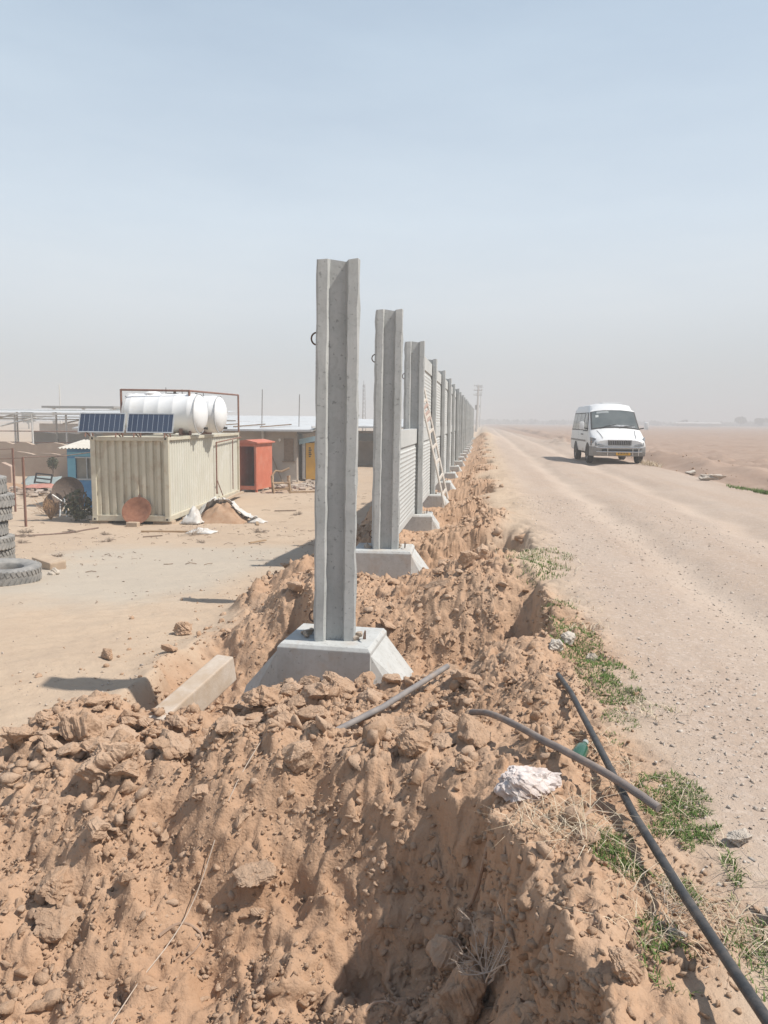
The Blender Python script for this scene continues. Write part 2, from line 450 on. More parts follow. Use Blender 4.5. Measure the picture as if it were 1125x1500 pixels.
def link(name, me, parent=None):
    o = bpy.data.objects.new(name, me); COL.objects.link(o)
    if parent is not None: o.parent = parent
    return o
def tag(o, label=None, cat=None, group=None, kind=None):
    if label: o['label'] = label
    if cat: o['category'] = cat
    if group: o['group'] = group
    if kind or cat: o['kind'] = kind or 'thing'
    return o
def thing(name, label, cat, loc=(0, 0, 0), rz=0., group=None):
    o = bpy.data.objects.new(name, None); COL.objects.link(o); o.empty_display_size = .2
    o.location = loc; o.rotation_euler = (0, 0, rz)
    return tag(o, label, cat, group)
def kids(o): return [c for c in bpy.data.objects if c.parent == o]
def copy_tree(o, parent=None):
    ch = kids(o)
    c = o.copy(); COL.objects.link(c); c.parent = parent
    for q in ch: copy_tree(q, c)
    return c
ORD = 'first second third fourth fifth sixth seventh eighth ninth tenth eleventh twelfth thirteenth fourteenth fifteenth sixteenth seventeenth eighteenth nineteenth twentieth twenty-first twenty-second'.split()

# ------------------------------------------------------------------ ground sheet
gx = axis([(-4.6, -2.7, .022), (-2.7, -.55, .0125), (-.55, .5, .0085), (.5, .9, .0125), (.9, 2.0, .024), (2.0, 3.6, .04)], -1450, 1450, 1.045)
gy = axis([(1.45, 6.2, .0125), (6.2, 8.2, .018), (8.2, 13, .03)], -1450, 1450, 1.018)
gy = np.concatenate([np.array([v for v in gy if v < 1.45][::3]), gy[gy >= 1.45]]) if False else gy
XX, YY = np.meshgrid(gx, gy)
Z, SOIL, ROAD, VERGE, HOLES = terrain(XX.ravel(), YY.ravel())
nx, ny = len(gx), len(gy)
V = np.stack([XX.ravel(), YY.ravel(), Z], 1)
_x, _y = XX.ravel(), YY.ravel()
_a = np.clip(SOIL, 0, 1) * (1 - ss(9, 12, _y)) * ss(-5, -4, _x) * (.2 + .8 * HOLES)
_wl = .35 + .65 * ss(-.9, -.3, _x) * (1 - ss(3.6, 4.4, _y))
V[:, 0] += _a * _wl * (.22 * fbm(_y * 3.5, Z * 5 + _x * 2, 401, 5, .6) + .07 * fbm(_y * 16, Z * 16, 402, 3))
V[:, 1] += _a * _wl * (.15 * fbm(_x * 4, Z * 6 + _y * 2, 403, 5, .6) + .07 * fbm(_x * 15, Z * 15, 404, 3))
V[:, 2] += _a * .05 * fbm(_x * 7 + Z * 3, _y * 7, 405, 4)
ii = (np.arange(ny - 1)[:, None] * nx + np.arange(nx - 1)[None, :]).ravel()
Q = np.stack([ii, ii + 1, ii + 1 + nx, ii + nx], 1)
me = mesh_np('ground', V, Q)
gp = fbm(XX.ravel() * .5, YY.ravel() * .5, 90, 4)
gq = fbm(XX.ravel() * 2.5, YY.ravel() * 1.2, 93, 4)
gp = gp + .5 * gq
grey = ss(-9.5, -7.5, XX.ravel() + 3 * gp) * (1 - ss(-4.6, -3.6, XX.ravel())) * ss(9, 11, YY.ravel() + 3 * gp) * (1 - ss(16, 19, YY.ravel() + 3 * gp))
roadw = np.clip(ROAD, 0, 1)
fieldw = np.clip(VERGE, 0, 1)
attr(me, 'zone', np.stack([np.clip(SOIL, 0, 1), roadw, grey], 1))
_tn = fbm(XX.ravel() * .8, YY.ravel() * .8, 1, 4)
trk = (np.exp(-((XX.ravel() - 2.1 - .5 * _tn) / .28) ** 2) + np.exp(-((XX.ravel() - 3.9 - .5 * _tn) / .3) ** 2)) * ss(2, 6, YY.ravel()) * np.clip(.7 + 1.5 * gp, 0, 1)
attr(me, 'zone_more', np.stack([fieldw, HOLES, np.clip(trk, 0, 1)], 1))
me.polygons.foreach_set('use_smooth', np.ones(len(me.polygons), bool))
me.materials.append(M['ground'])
tag(link('ground', me), kind='structure')

# ------------------------------------------------------------------ rocks, clods and crumbs
def ico(sub):
    bm = bmesh.new(); bmesh.ops.create_icosphere(bm, subdivisions=sub, radius=1)
    v = np.array([p.co[:] for p in bm.verts]); f = np.array([[q.index for q in p.verts] for p in bm.faces]); bm.free()
    return v, f
def rock_shape(sub, seed, rough=.12, cuts=9, flat=.8):
    v, f = ico(sub); g = np.random.default_rng(seed)
    v = v * (1 + g.uniform(-.25, .25, 3))
    for _ in range(cuts):
        n = g.normal(size=3); n /= np.linalg.norm(n); d = g.uniform(.38, .8)
        k = v @ n - d; v = v - np.outer(np.clip(k, 0, None) * .92, n)
    a = fbm(v[:, 0] * 2.2 + seed + v[:, 2], v[:, 1] * 2.2 + v[:, 2] * 1.7, seed, 4)
    b = fbm(v[:, 0] * 6 + seed, v[:, 1] * 6 + v[:, 2] * 5, seed + 3, 3)
    c = fbm(v[:, 0] * 14 + v[:, 2] * 9, v[:, 1] * 14 + seed - v[:, 2] * 9, seed + 9, 3)
    v = v * (1 + rough * 3.4 * a + rough * 2.0 * b + (rough * .55 * c if sub > 2 else 0))[:, None]
    v[:, 2] *= flat
    return v, f
def chunk(npts, seed, flat=.7, fine=0, rough=.0):
    """angular fragment: hull of random points, optionally refined and roughened"""
    g = np.random.default_rng(seed); bm = bmesh.new()
    st = g.uniform(.7, 1.3, 3)
    for _ in range(npts):
        q = g.normal(size=3); q /= np.linalg.norm(q); q *= g.uniform(.82, 1.12) * st
        bm.verts.new(q)
    r = bmesh.ops.convex_hull(bm, input=bm.verts)
    bmesh.ops.delete(bm, geom=[e for e in set(r['geom_interior'] + r['geom_unused']) if isinstance(e, bmesh.types.BMVert)], context='VERTS')
    bmesh.ops.recalc_face_normals(bm, faces=bm.faces)
    for _ in range(fine):
        bmesh.ops.subdivide_edges(bm, edges=bm.edges[:], cuts=1, use_grid_fill=True); bmesh.ops.triangulate(bm, faces=bm.faces[:])
    bm.verts.index_update(); bm.verts.ensure_lookup_table()
    v = np.array([p.co[:] for p in bm.verts]); f = np.array([[q.index for q in p.verts] for p in bm.faces]); bm.free()
    if fine:
        n = v / np.linalg.norm(v, axis=1)[:, None]
        d = 2.0 * fbm(v[:, 0] * 1.6 + seed, v[:, 1] * 1.6 + v[:, 2] * 1.4, seed, 3) + 1.1 * fbm(v[:, 0] * 4 + v[:, 2] * 3 + seed, v[:, 1] * 4 - v[:, 2] * 3, seed + 2, 4, .6) + .5 * fbm(v[:, 0] * 13 + v[:, 2] * 9, v[:, 1] * 13 - v[:, 2] * 9 + seed, seed + 4, 3)
        v = v + n * (rough * d)[:, None]
    v[:, 2] *= flat
    return v, f
PROTO_BIG = []
for i in range(7):
    v, f = chunk(13 + i, 100 + i, .8, 4, .22)
    me = mesh_np('dirt_clod', v, None, f); me.polygons.foreach_set('use_smooth', np.ones(len(f), bool)); me.set_sharp_from_angle(angle=R(30))
    me.materials.append(M['clod']); PROTO_BIG.append(me)
SMALL = [chunk(16, 300 + i, .65, 1, .16) for i in range(9)]
TINY = [chunk(10, 400 + i, .6) for i in range(9)]

def scatter(name, pts, sizes, protos, mat, label, cat, sink=.25, light=.5):
    """one mesh of uncountable crumbs lying on the ground"""
    pts = np.asarray(pts); n = len(pts); vs, fs, ts = [], [], []; off = 0
    which = RNG.integers(0, len(protos), n)
    for k, (pv, pf) in enumerate(protos):
        idx = np.where(which == k)[0]; m = len(idx)
        if not m: continue
        ang = RNG.uniform(0, 2 * PI, (m, 3)); ang[:, 0] = RNG.normal(0, .5, m); ang[:, 1] = RNG.normal(0, .5, m)
        ca, sa = np.cos(ang), np.sin(ang)
        Rx = np.zeros((m, 3, 3)); Ry = Rx.copy(); Rz = Rx.copy()
        Rx[:, 0, 0] = 1; Rx[:, 1, 1] = ca[:, 0]; Rx[:, 1, 2] = -sa[:, 0]; Rx[:, 2, 1] = sa[:, 0]; Rx[:, 2, 2] = ca[:, 0]
        Ry[:, 1, 1] = 1; Ry[:, 0, 0] = ca[:, 1]; Ry[:, 0, 2] = sa[:, 1]; Ry[:, 2, 0] = -sa[:, 1]; Ry[:, 2, 2] = ca[:, 1]
        Rz[:, 2, 2] = 1; Rz[:, 0, 0] = ca[:, 2]; Rz[:, 0, 1] = -sa[:, 2]; Rz[:, 1, 0] = sa[:, 2]; Rz[:, 1, 1] = ca[:, 2]
        T = Rz @ Ry @ Rx
        sc = sizes[idx][:, None] * RNG.uniform(.6, 1.45, (m, 3))
        vv = np.einsum('mij,mnj->mni', T, pv[None] * sc[:, None, :])
        p = pts[idx].copy(); p[:, 2] += sizes[idx] * (.75 - sink) * .8
        vv = vv + p[:, None, :]
        vs.append(vv.reshape(-1, 3)); fs.append((pf[None] + (np.arange(m) * len(pv))[:, None, None]).reshape(-1, 3) + off); off += m * len(pv)
        ts.append(np.repeat(RNG.random(m) ** 2 * light * 2, len(pv)))
    me = mesh_np(name, np.concatenate(vs), None, np.concatenate(fs))
    t = np.clip(np.concatenate(ts), 0, 1); attr(me, 'tint', np.stack([t, t, t], 1))
    me.materials.append(mat)
    o = link(name, me)
    return tag(o, label, cat, kind='stuff')

def sample(n, x0, x1, y0, y1, keep, power=1.0):
    """random points, denser towards the camera"""
    u = RNG.random(n); y = y0 * (y1 / y0) ** u if power else y0 + (y1 - y0) * u
    x = RNG.uniform(x0, x1, n)
    z, so, ro, ve, ho = terrain(x, y)
    ok = keep(x, y, so, ro, ho) > RNG.random(n)
    return np.stack([x, y, z], 1)[ok]

BENCH = lambda x, y: ss(-3.2, -2.6, x) * (1 - ss(-.4, .1, x)) * ss(3.7, 4.2, y) * (1 - ss(5.4, 5.8, y))
# crumbs clinging to the steep faces of the holes
_fc = V[Q].mean(1); _e1 = V[Q[:, 1]] - V[Q[:, 0]]; _e2 = V[Q[:, 3]] - V[Q[:, 0]]; _n = np.cross(_e1, _e2); _ar = np.linalg.norm(_n, axis=1)
_wt = _ar * ((_n[:, 2] / np.maximum(_ar, 1e-9)) < .62) * (_fc[:, 1] > 1.3) * (_fc[:, 1] < 8.5) * (_fc[:, 0] > -3.2) * (_fc[:, 0] < .8) / np.maximum(_fc[:, 1], 1.5) ** .7
_wt = _wt * ss(-.12, .12, fbm(_fc[:, 1] * 3, _fc[:, 2] * 3 + _fc[:, 0] * 2, 71, 3))
_pk = RNG.choice(len(_wt), 11000, p=_wt / _wt.sum())
scatter('wall_crumbs', _fc[_pk] - np.array([0, 0, .006]), .005 + .024 * RNG.random(len(_pk)) ** 3, SMALL, M['crumb'], 'crumbs of earth clinging to the cut sides of the holes', 'soil crumbs', sink=.75)
# fine crumbs
p = sample(66000, -4.2, .9, 1.5, 12, lambda x, y, so, ro, ho: so * (.14 + .86 * ss(-.10, .12, fbm(x * 2.2, y * 2.2, 55, 3))))
scatter('soil_crumbs', p, .005 + .011 * RNG.random(len(p)) ** 2.5 * (1 + p[:, 1] * .08), TINY, M['crumb'], 'fine reddish brown crumbs of dug earth', 'soil crumbs', sink=.5)
p = sample(12000, -3.8, .42, 1.6, 26, lambda x, y, so, ro, ho: so * ((.05 + .5 * ss(.0, .12, fbm(x * 1.5, y * 1.5, 56, 3))) + .8 * BENCH(x, y)) * (1 - .35 * ho))
scatter('earth_lumps', p, .014 + .036 * RNG.random(len(p)) ** 2.2, SMALL, M['crumb'], 'small lumps of dry brown earth all over the dug strip', 'earth lumps', sink=.4)
p = sample(5200, -3.0, 1.3, 10, 95, lambda x, y, so, ro, ho: so * .7 * (np.abs(x - WX - .2) > .75), 1)
scatter('distant_lumps', p, .02 + .075 * RNG.random(len(p)) ** 2.5, TINY, M['crumb'], 'lumps of dug earth heaped along the foot of the far fence', 'earth lumps')
p = sample(5000, -4.6, -2.4, 3.5, 22, lambda x, y, so, ro, ho: (1 - so) * np.exp(-(np.clip(-2.9 - x, 0, 9) / .45)) * (.15 + .85 * ss(-.05, .1, fbm(x * 1.2, y * 1.2, 59, 3))))
scatter('bank_lumps', p, .008 + .035 * RNG.random(len(p)) ** 3, SMALL, M['crumb'], 'loose lumps rolled off the spoil bank onto the sand', 'earth lumps', sink=.45)
# road gravel
p = sample(80000, .5, 5.5, 1.6, 16, lambda x, y, so, ro, ho: (1 - so) * ro * np.clip(.95 - .36 * np.abs(x - 1.2), .03, 1) * (.25 + .75 * ss(-.1, .1, fbm(x * 1.4, y * .5, 57, 3))))
scatter('road_gravel', p, .0028 + .011 * RNG.random(len(p)) ** 6 * (1 + p[:, 1] * .02), TINY, M['pebble'], 'pale gravel strewn over the dirt road', 'gravel', sink=.5, light=.75)
p = sample(6000, -13, -2.6, 5.2, 28, lambda x, y, so, ro, ho: (1 - so) * (.1 + .9 * ss(.0, .15, fbm(x * .5, y * .35, 58, 3))))
scatter('yard_grit', p, .006 + .018 * RNG.random(len(p)) ** 4 * (.6 + .04 * p[:, 1]), TINY, M['pebble'], 'scattered grit on the sandy yard', 'grit', light=.3)
p = sample(2600, 6.2, 14, 12, 80, lambda x, y, so, ro, ho: np.exp(-((x - 7.3) / 1.2) ** 2) * (.1 + .9 * (fbm(x * .8, y * .5, 62, 3) > .02)))
scatter('verge_lumps', p, .015 + .05 * RNG.random(len(p)) ** 2.5, TINY, M['crumb'], 'earth lumps on the banks beyond the dirt road', 'earth lumps', sink=.5, light=0)

def put_clod(x, y, r, i, rot=None, sink=.3, mat=None, stretch=(1, 1, 1)):
    o = link('dirt_clod', PROTO_BIG[i % 7]); z = hz(x, y)
    o.location = (x, y, z + r * (.62 - sink)); o.scale = (r * stretch[0], r * stretch[1], r * stretch[2])
    o.rotation_euler = rot or (random.uniform(-.4, .4), random.uniform(-.4, .4), random.uniform(0, 6.28))
    return o
# individually tellable clods
def rock(name, x, y, r, i, label, cat, rot, mat, sink=.3, stretch=(1, 1, 1), dz=0, rough=.26, cuts=10, zz=None):
    v, f = chunk(cuts + 8, 500 + i, .85, 5, rough)
    me = mesh_np(name, v, None, f); me.polygons.foreach_set('use_smooth', np.ones(len(f), bool)); me.set_sharp_from_angle(angle=R(45))
    me.materials.append(mat)
    o = link(name, me); o.location = (x, y, (hz(x, y) if zz is None else zz) + r * (.7 - sink) + dz); o.scale = (r * stretch[0], r * stretch[1], r * stretch[2]); o.rotation_euler = rot
    return tag(o, label, cat)
rock('chalky_rock', .225, 3.05, .125, 1, 'chalk white rock lying on the brown soil below the broken pipe', 'rock', (.1, -.1, .5), M['whiterock'], .36, (1.0, .76, .78), 0, .30, 12)
rock('earth_block', -.02, 2.52, .115, 2, 'large square-edged block of earth beside the dead twigs in the near hole', 'earth block', (.3, .2, .4), M['clod'], .2, (1, .95, 1.1), zz=-.56)
rock('rounded_clod', -2.02, 3.86, .17, 3, 'largest rounded tan clod, on the rubble near the left edge', 'clod', (.2, .1, 1.1), M['clod'], .28, (1.1, .9, .95))
rock('cracked_clod', -2.42, 4.28, .21, 4, 'rough dark-sided heap of caked earth behind the largest rounded clod', 'clod', (.1, .3, .2), M['clod'], .35, (1, .8, .9))
rock('split_clod', -.50, 4.20, .115, 5, 'blocky clod just under the middle of the broken grey pipe', 'clod', (.2, .2, .7), M['clod'], .2, (1.1, .9, .85))
rock('upright_clod', -.17, 4.12, .085, 6, 'upright tan clod alone on the slope right of the grey pipe', 'clod', (.1, .1, 2.0), M['clod'], .15, (.9, .9, 1.1))
rock('yard_stone', -3.42, 8.4, .14, 7, 'brown stone on the sand at the edge of the spoil bank', 'stone', (.1, .1, .9), M['clod'], .3, (1.1, .9, .8))
rock('lone_stone', -3.8, 7.3, .09, 8, 'small lone stone out on the bare yellow sand', 'stone', (.1, .0, 2.1), M['clod'], .3, (1, .9, .7))
rock('edge_clod', -2.95, 5.2, .16, 9, 'rough clod where the near rubble meets the sand', 'clod', (.0, .2, .1), M['clod'], .35, (1.1, .9, .7))
rock('corner_clod', .40, 1.98, .06, 10, 'rounded clod at the bottom edge between the near hole and the black pipe', 'clod', (.3, .0, 1.6), M['clod'], .3)
rock('pit_clod', -.10, 2.44, .06, 11, 'narrow upright clod standing in the shaded bottom of the near hole', 'clod', (.0, .1, .6), M['clod'], .1, (.7, .7, 1.2), zz=-.62)
for j, (x, y, r) in enumerate([(.50, 5.05, .07), (.60, 5.22, .06), (.72, 4.92, .05)]):
    rock('pale_stone', x, y, r, 20 + j, ['round cream stone in the grass by the far end of the black pipe', 'cream stone on the lip of soil above the far end of the black pipe', 'smallest cream stone on the gravel side of the grass'][j], 'stone', (0, 0, j), M['palestone'])
rock('pale_stone', .95, 2.75, .055, 24, 'flat cream stone on the road side of the black pipe near the pipe crossing', 'stone', (0, 0, 1), M['palestone'], .3, (1.2, .8, .6))
rock('pale_stone', .92, 2.32, .04, 25, 'cream stone on the road beside the dry straw', 'stone', (0, 0, 2), M['palestone'], .3, (1.2, .8, .7))
rock('pale_stone', .60, 2.22, .035, 26, 'cream stone tucked under the dry straw left of the black pipe', 'stone', (0, 0, 2.5), M['palestone'], .3, (1.2, .8, .7))
# the many alike
cl = sample(3200, -3.3, .5, 1.9, 12, lambda x, y, so, ro, ho: so * (.15 + .85 * BENCH(x, y)) * (1 - .5 * ho), 1)
RNG.shuffle(cl)
NCL = 0
for x, y, z in cl:
    if NCL >= 285: break
    if abs(x - WX) < .55 and any(abs(y - yk) < .55 for yk in YK): continue
    if x > .02 and y < 4.6: continue
    _t = min(1, max(0, ((x + .86) * .65 + (y - 4.1) * 1.05) / 1.525))
    if math.hypot(x + .86 - .65 * _t, y - 4.1 - 1.05 * _t) < .13: continue
    if -2.4 < x < -1.8 and 4.75 < y < 5.9: continue
    r = .034 + .075 * random.random() ** 2.0
    if y > 6: r *= 1.2
    o = put_clod(x, y, r, random.randrange(7), None, .16, None, (random.uniform(.8, 1.25), random.uniform(.8, 1.2), random.uniform(.7, 1.1)))
    tag(o, 'ordinary brown clod of dry earth among the many on the dug strip', 'clod', 'loose clods of dry earth on the dug strip'); NCL += 1
# ================================================================== concrete fence
def tri_noise(me, amp, seed):
    """slightly uneven cast surface"""
    n = len(me.vertices); co = np.empty(n * 3, np.float32); me.vertices.foreach_get('co', co); co = co.reshape(-1, 3)
    co[:, 0] += amp * fbm(co[:, 1] * 9 + co[:, 2] * 4, co[:, 2] * 5, seed, 3); co[:, 1] += amp * fbm(co[:, 0] * 9 - co[:, 2] * 4, co[:, 2] * 5, seed + 1, 3)
    me.vertices.foreach_set('co', co.ravel())

def post_mesh(H):
    W, D, p = .175, .13, .052           # half width, half depth, channel depth
    e = .015
    sec = [(-W, -D + e), (-W + e, -D), (-.090, -D), (-.066, -D + p), (.066, -D + p), (.080, -D), (W - e, -D), (W, -D + e),
           (W, D - e), (W - e, D), (.090, D), (.066, D - p), (-.066, D - p), (-.090, D), (-W + e, D), (-W, D - e)]
    m = MB(); zs = list(np.linspace(0, H, 26)); n = len(sec); vs = []; fs = []
    g = np.random.default_rng(3)
    for k, z in enumerate(zs):
        for i, (x, y) in enumerate(sec):
            j = .0036 if abs(x) > .15 else .0024
            vs.append((x + g.normal(0, j), y + g.normal(0, j * .8), z + (g.normal(0, .008) if k == len(zs) - 1 else 0)))
    for k in range(len(zs) - 1):
        for i in range(n):
            i2 = (i + 1) % n; fs.append((k * n + i, k * n + i2, (k + 1) * n + i2, (k + 1) * n + i))
    o = (len(zs) - 1) * n
    # end cap split into web and flanges
    for a in ((0, 1, 2, 3, 12, 13, 14, 15), (3, 4, 11, 12), (4, 5, 6, 7, 8, 9, 10, 11)):
        fs.append(tuple(o + i for i in a)); fs.append(tuple(i for i in a[::-1]))
    m._add(vs, fs)
    return m.mesh('concrete_post', M['post'], smooth=True, angle=20)

def loop_mesh():
    pts = [(-.17, 0, -.055)] + [(-.17 - .045 * math.sin(t), 0, -.05 * math.cos(t)) for t in np.linspace(0, PI, 9)] + [(-.17, 0, .055)]
    return MB().tube(pts, .007, 8).mesh('lifting_loop', M['rebar'], smooth=True)

def footing_mesh():
    m = MB(); f, b, w, h = -.27, .42, .40, .95
    lip = .03
    top = [(-w, f), (w, f), (w, b), (-w, b)]
    # block with chamfered rim
    vs = [(x, y, -h) for x, y in top] + [(x, y, -lip) for x, y in top] + [(x * .94, y + (.02 if y < 0 else -.02), 0) for x, y in top]
    fs = [(0, 3, 2, 1), (8, 9, 10, 11)] + [(i, (i + 1) % 4, 4 + (i + 1) % 4, 4 + i) for i in range(4)] + [(4 + i, 4 + (i + 1) % 4, 8 + (i + 1) % 4, 8 + i) for i in range(4)]
    m._add(vs, fs)
    for s in (-1, 1):                      # hipped wings either side
        q = .42 if s < 0 else .33
        v = [(s * w, f + .015, -.06), (s * w, b - .02, -.06), (s * (w + q), f + .36, -.52), (s * (w + q), b + .05, -.52),
             (s * (w - .02), f + .004, -h), (s * (w - .02), b, -h), (s * (w + q + .12), f + .30, -h), (s * (w + q + .12), b + .05, -h)]
        m._add(v, [(0, 2, 3, 1), (0, 4, 6, 2), (1, 3, 7, 5), (2, 6, 7, 3), (4, 5, 7, 6), (0, 1, 5, 4)])
    return m.mesh('footing', M['footing'], bevel=.006)

def panel_mesh(L, H):
    """upright slab: smooth band at the top, a groove, then shallow louvre ridges; outline in the x-z plane"""
    t = .045; pts = [(-t, 0), (t, 0), (t, .10)]
    z = .12
    while z < H - .34:
        pts += [(t - .007, z), (t - .007, z + .014), (t, z + .040)]; z += .07
    pts += [(t - .016, H - .33), (t - .02, H - .27), (t + .008, H - .262), (t + .008, H), (-t, H)]
    return MB().prism(pts, 'y', 0, L).mesh('wall_panel', M['panel'])

POST_H = 3.15
pm, lm, fm = post_mesh(POST_H), loop_mesh(), footing_mesh()
pl_low, pl_up = panel_mesh(3.80, 1.56), panel_mesh(3.80, 1.44)
M['pin'] = M['rebar']
for k, yk in enumerate(YK):
    x = WX; y = yk; z = -.2; lean = 0.009
    if k == 0: x, y, z = -1.235, 6.35, -.35
    jit = random.Random(k * 5 + 1)
    if k > 1: lean = jit.uniform(-.004, .008); x += jit.uniform(-.015, .015)
    where = ('nearest free-standing grey concrete post, tallest in the picture' if k == 0 else
             'second grey concrete post, standing free with a half-height panel behind it' if k == 1 else
             'grey concrete post, %s from the camera along the panelled fence' % ORD[k])
    o = thing('concrete_post', where, 'post', (x, y, z - .02), 0, 'concrete posts of the fence'); o.rotation_euler = (0, lean, .20 if k < 3 else .05 + jit.uniform(-.02, .02))
    link('shaft', pm, o)
    for zz in (2.54, .21):
        l = link('lifting_loop', lm, o); l.location = (0, 0.03 if zz > 1 else -.02, zz)
    fo = thing('concrete_footing', ['pale concrete footing block under the nearest post, in front of the rubble', 'pale concrete footing block under the second free-standing post'][k] if k < 2 else
               'concrete footing under the %s fence post from the camera' % ORD[k], 'footing', (x - .02, y - .02, z), -.07 if k == 0 else jit.uniform(-.05, .05), 'concrete footings of the fence')
    link('block', fm, fo)
    if k < 8:
        # bent lifting hook cast in the top and mortar lumps packed against the shaft
        hk = MB().tube([(.29, .02, -.01), (.29, .02, .05), (.295, .0, .075), (.30, -.05, .07), (.30, -.08, .03)], .008, 6)
        hk.build('lifting_hook', M['rebar'], fo, smooth=True)
        g = MB()
        for q in range(5):
            v, f = rock_shape(2, 700 + q + k * 7, .15, 6, .8)
            px, py = ((-.21, -.05), (-.235, .06), (.215, .08), (.215, -.02), (.0, .2))[q]; sc = jit.uniform(.035, .06)
            g._add([(a * sc + px, b * sc + py, c * sc + .02) for a, b, c in v], [tuple(t) for t in f])
        tag(g.build('mortar', M['mortar'], fo), kind='stuff')
    if 1 <= k < len(YK) - 1:
        for lvl, (pmesh, zb) in enumerate(((pl_low, -.19), (pl_up, 1.375))):
            if k == 1 and lvl == 1: continue
            p = link('wall_panel', pmesh); p.location = (x + .012, y + .10, zb); p.rotation_euler = (0, lean, 0)
            lab = ('lone half-height ribbed concrete panel between the second and third posts' if k == 1 else
                   '%s ribbed concrete panel just past the %s post from the camera' % (('lower', 'upper')[lvl], ORD[k]))
            tag(p, lab, 'wall panel', 'ribbed concrete panels of the fence')
# rock packed behind the first footing
rock('mortar_lump', -1.62, 6.80, .13, 40, 'dark grey lump of hardened mortar behind the nearest post', 'lump', (0, 0, .4), simple('grey_mortar', (.26, .26, .25), (.2, .2, .19), .95, 8, bump=.6), -.2, (1.2, 1, .8))

# concrete beam end half buried in the hole
M['beam'] = simple('dirty_beam', (.42, .32, .23), (.50, .42, .34), .9, 4, dirt=(.62, .57, .52), dscale=2.2, damt=.8, bump=.3, bscale=30)
bm_ = MB().bar((-2.20, 4.86, -.64), (-1.98, 5.72, -.45), .155, .21)
tag(bm_.build('concrete_beam', M['beam'], None, bevel=.012), 'short tan concrete beam half buried in the shaded hole left of the nearest footing', 'beam')

# ladder against the fence
M['wood'] = simple('weathered_wood', (.58, .53, .47), (.50, .44, .38), .8, 12, bump=.3)
M['lash'] = simple('faded_red_lashing', (.42, .32, .28), (.36, .26, .22), .8)
lad = thing('ladder', 'pale wooden ladder leaning on the panelled fence', 'ladder', (-.66, 14.7, 0))
A0, A1 = Vector((-.04, -.33, -.06)), Vector((-.01, .33, .0)); B0, B1 = Vector((-.555, .27, 1.93)), Vector((-.55, .89, 2.17))
MB().tube([A0, (A0 + B0) / 2 + Vector((.006, 0, 0)), B0], [.022, .021, .019], 8).build('rail', M['wood'], lad, smooth=True)
MB().tube([A1, (A1 + B1) / 2 + Vector((.006, 0, 0)), B1], [.022, .021, .019], 8).build('rail', M['wood'], lad, smooth=True)
for q in range(7):
    t = .09 + q * .145
    a = A0.lerp(B0, t); b = A1.lerp(B1, t * .93)
    MB().bar(a, b, .03, .045).build('rung', M['wood'], lad)
for q, t in enumerate((.76, .82, .88)):
    a = A0.lerp(B0, t + .02); b = A1.lerp(B1, t - .03)
    MB().bar(a, b, .04, .035).build('lashing', M['lash'], lad)

# scaffold frame seen between the second and third posts
M['steel'] = simple('dull_steel', (.32, .31, .30), (.22, .19, .17), .6, 9, metal=.4)
sc_ = thing('scaffold_frame', 'narrow grey scaffold frame with red clamps standing behind the fence past the second post', 'scaffold', (-1.72, 15.0, 0))
for dx in (-.03, .0):
    MB().tube([(dx * 8 - .05, dx * 4, -.9), (dx * 8 - .05, dx * 4, 2.45)], .024, 8).build('upright', M['steel'], sc_, smooth=True)
for zz in (.6, 1.05, 1.5, 1.95, 2.3):
    MB().tube([(-.29, -.12, zz), (-.05, 0, zz)], .017, 6).build('rung', M['steel'], sc_, smooth=True)
for zz in (2.3, 1.5):
    MB().box((-.05, 0, zz), (.07, .07, .09)).build('clamp', M['lash'], sc_, bevel=.01)

# ================================================================== pipes, string, roots
M['pe'] = simple('dusty_black_pipe', (.04, .041, .043), (.07, .068, .066), .5, 20, dirt=(.22, .18, .15), dscale=7, damt=.5, bump=.15)
M['oldpipe'] = simple('dusty_grey_pipe', (.17, .145, .135), (.23, .195, .175), .75, 14, dirt=(.34, .25, .19), dscale=6, damt=.8, bump=.25)
M['string'] = simple('pale_string', (.55, .46, .38), (.45, .36, .28), .9)
M['root'] = simple('dry_root', (.42, .30, .22), (.30, .2, .14), .9)
def along(pts, dz, n=24):
    """smooth line through points, lying dz above the ground unless a point gives its own height"""
    P = np.array([(p[0], p[1]) for p in pts]); t = np.linspace(0, 1, len(P)); u = np.linspace(0, 1, n)
    xs = np.interp(u, t, P[:, 0]); ys = np.interp(u, t, P[:, 1])
    for _ in range(3):
        xs[1:-1] = (xs[:-2] + 2 * xs[1:-1] + xs[2:]) / 4; ys[1:-1] = (ys[:-2] + 2 * ys[1:-1] + ys[2:]) / 4
    zs = terrain(xs, ys)[0] + dz
    for _ in range(4): zs[1:-1] = np.maximum((zs[:-2] + 2 * zs[1:-1] + zs[2:]) / 4, zs[1:-1] - .02)
    return [tuple(p) for p in np.stack([xs, ys, zs], 1)]
pz = lambda x, y, d: (x, y, hz(x, y) + d)
tag(MB().tube([(.47, 4.50, .02), (.50, 4.1, .055), (.545, 3.4, .06), (.585, 2.8, .06), (.63, 2.3, .085), (.675, 1.85, .115), (.72, 1.4, .15)], .0152, 14).build('water_pipe', M['pe'], None, smooth=True),
    'long straight black water pipe running along the edge of the dirt road', 'pipe')
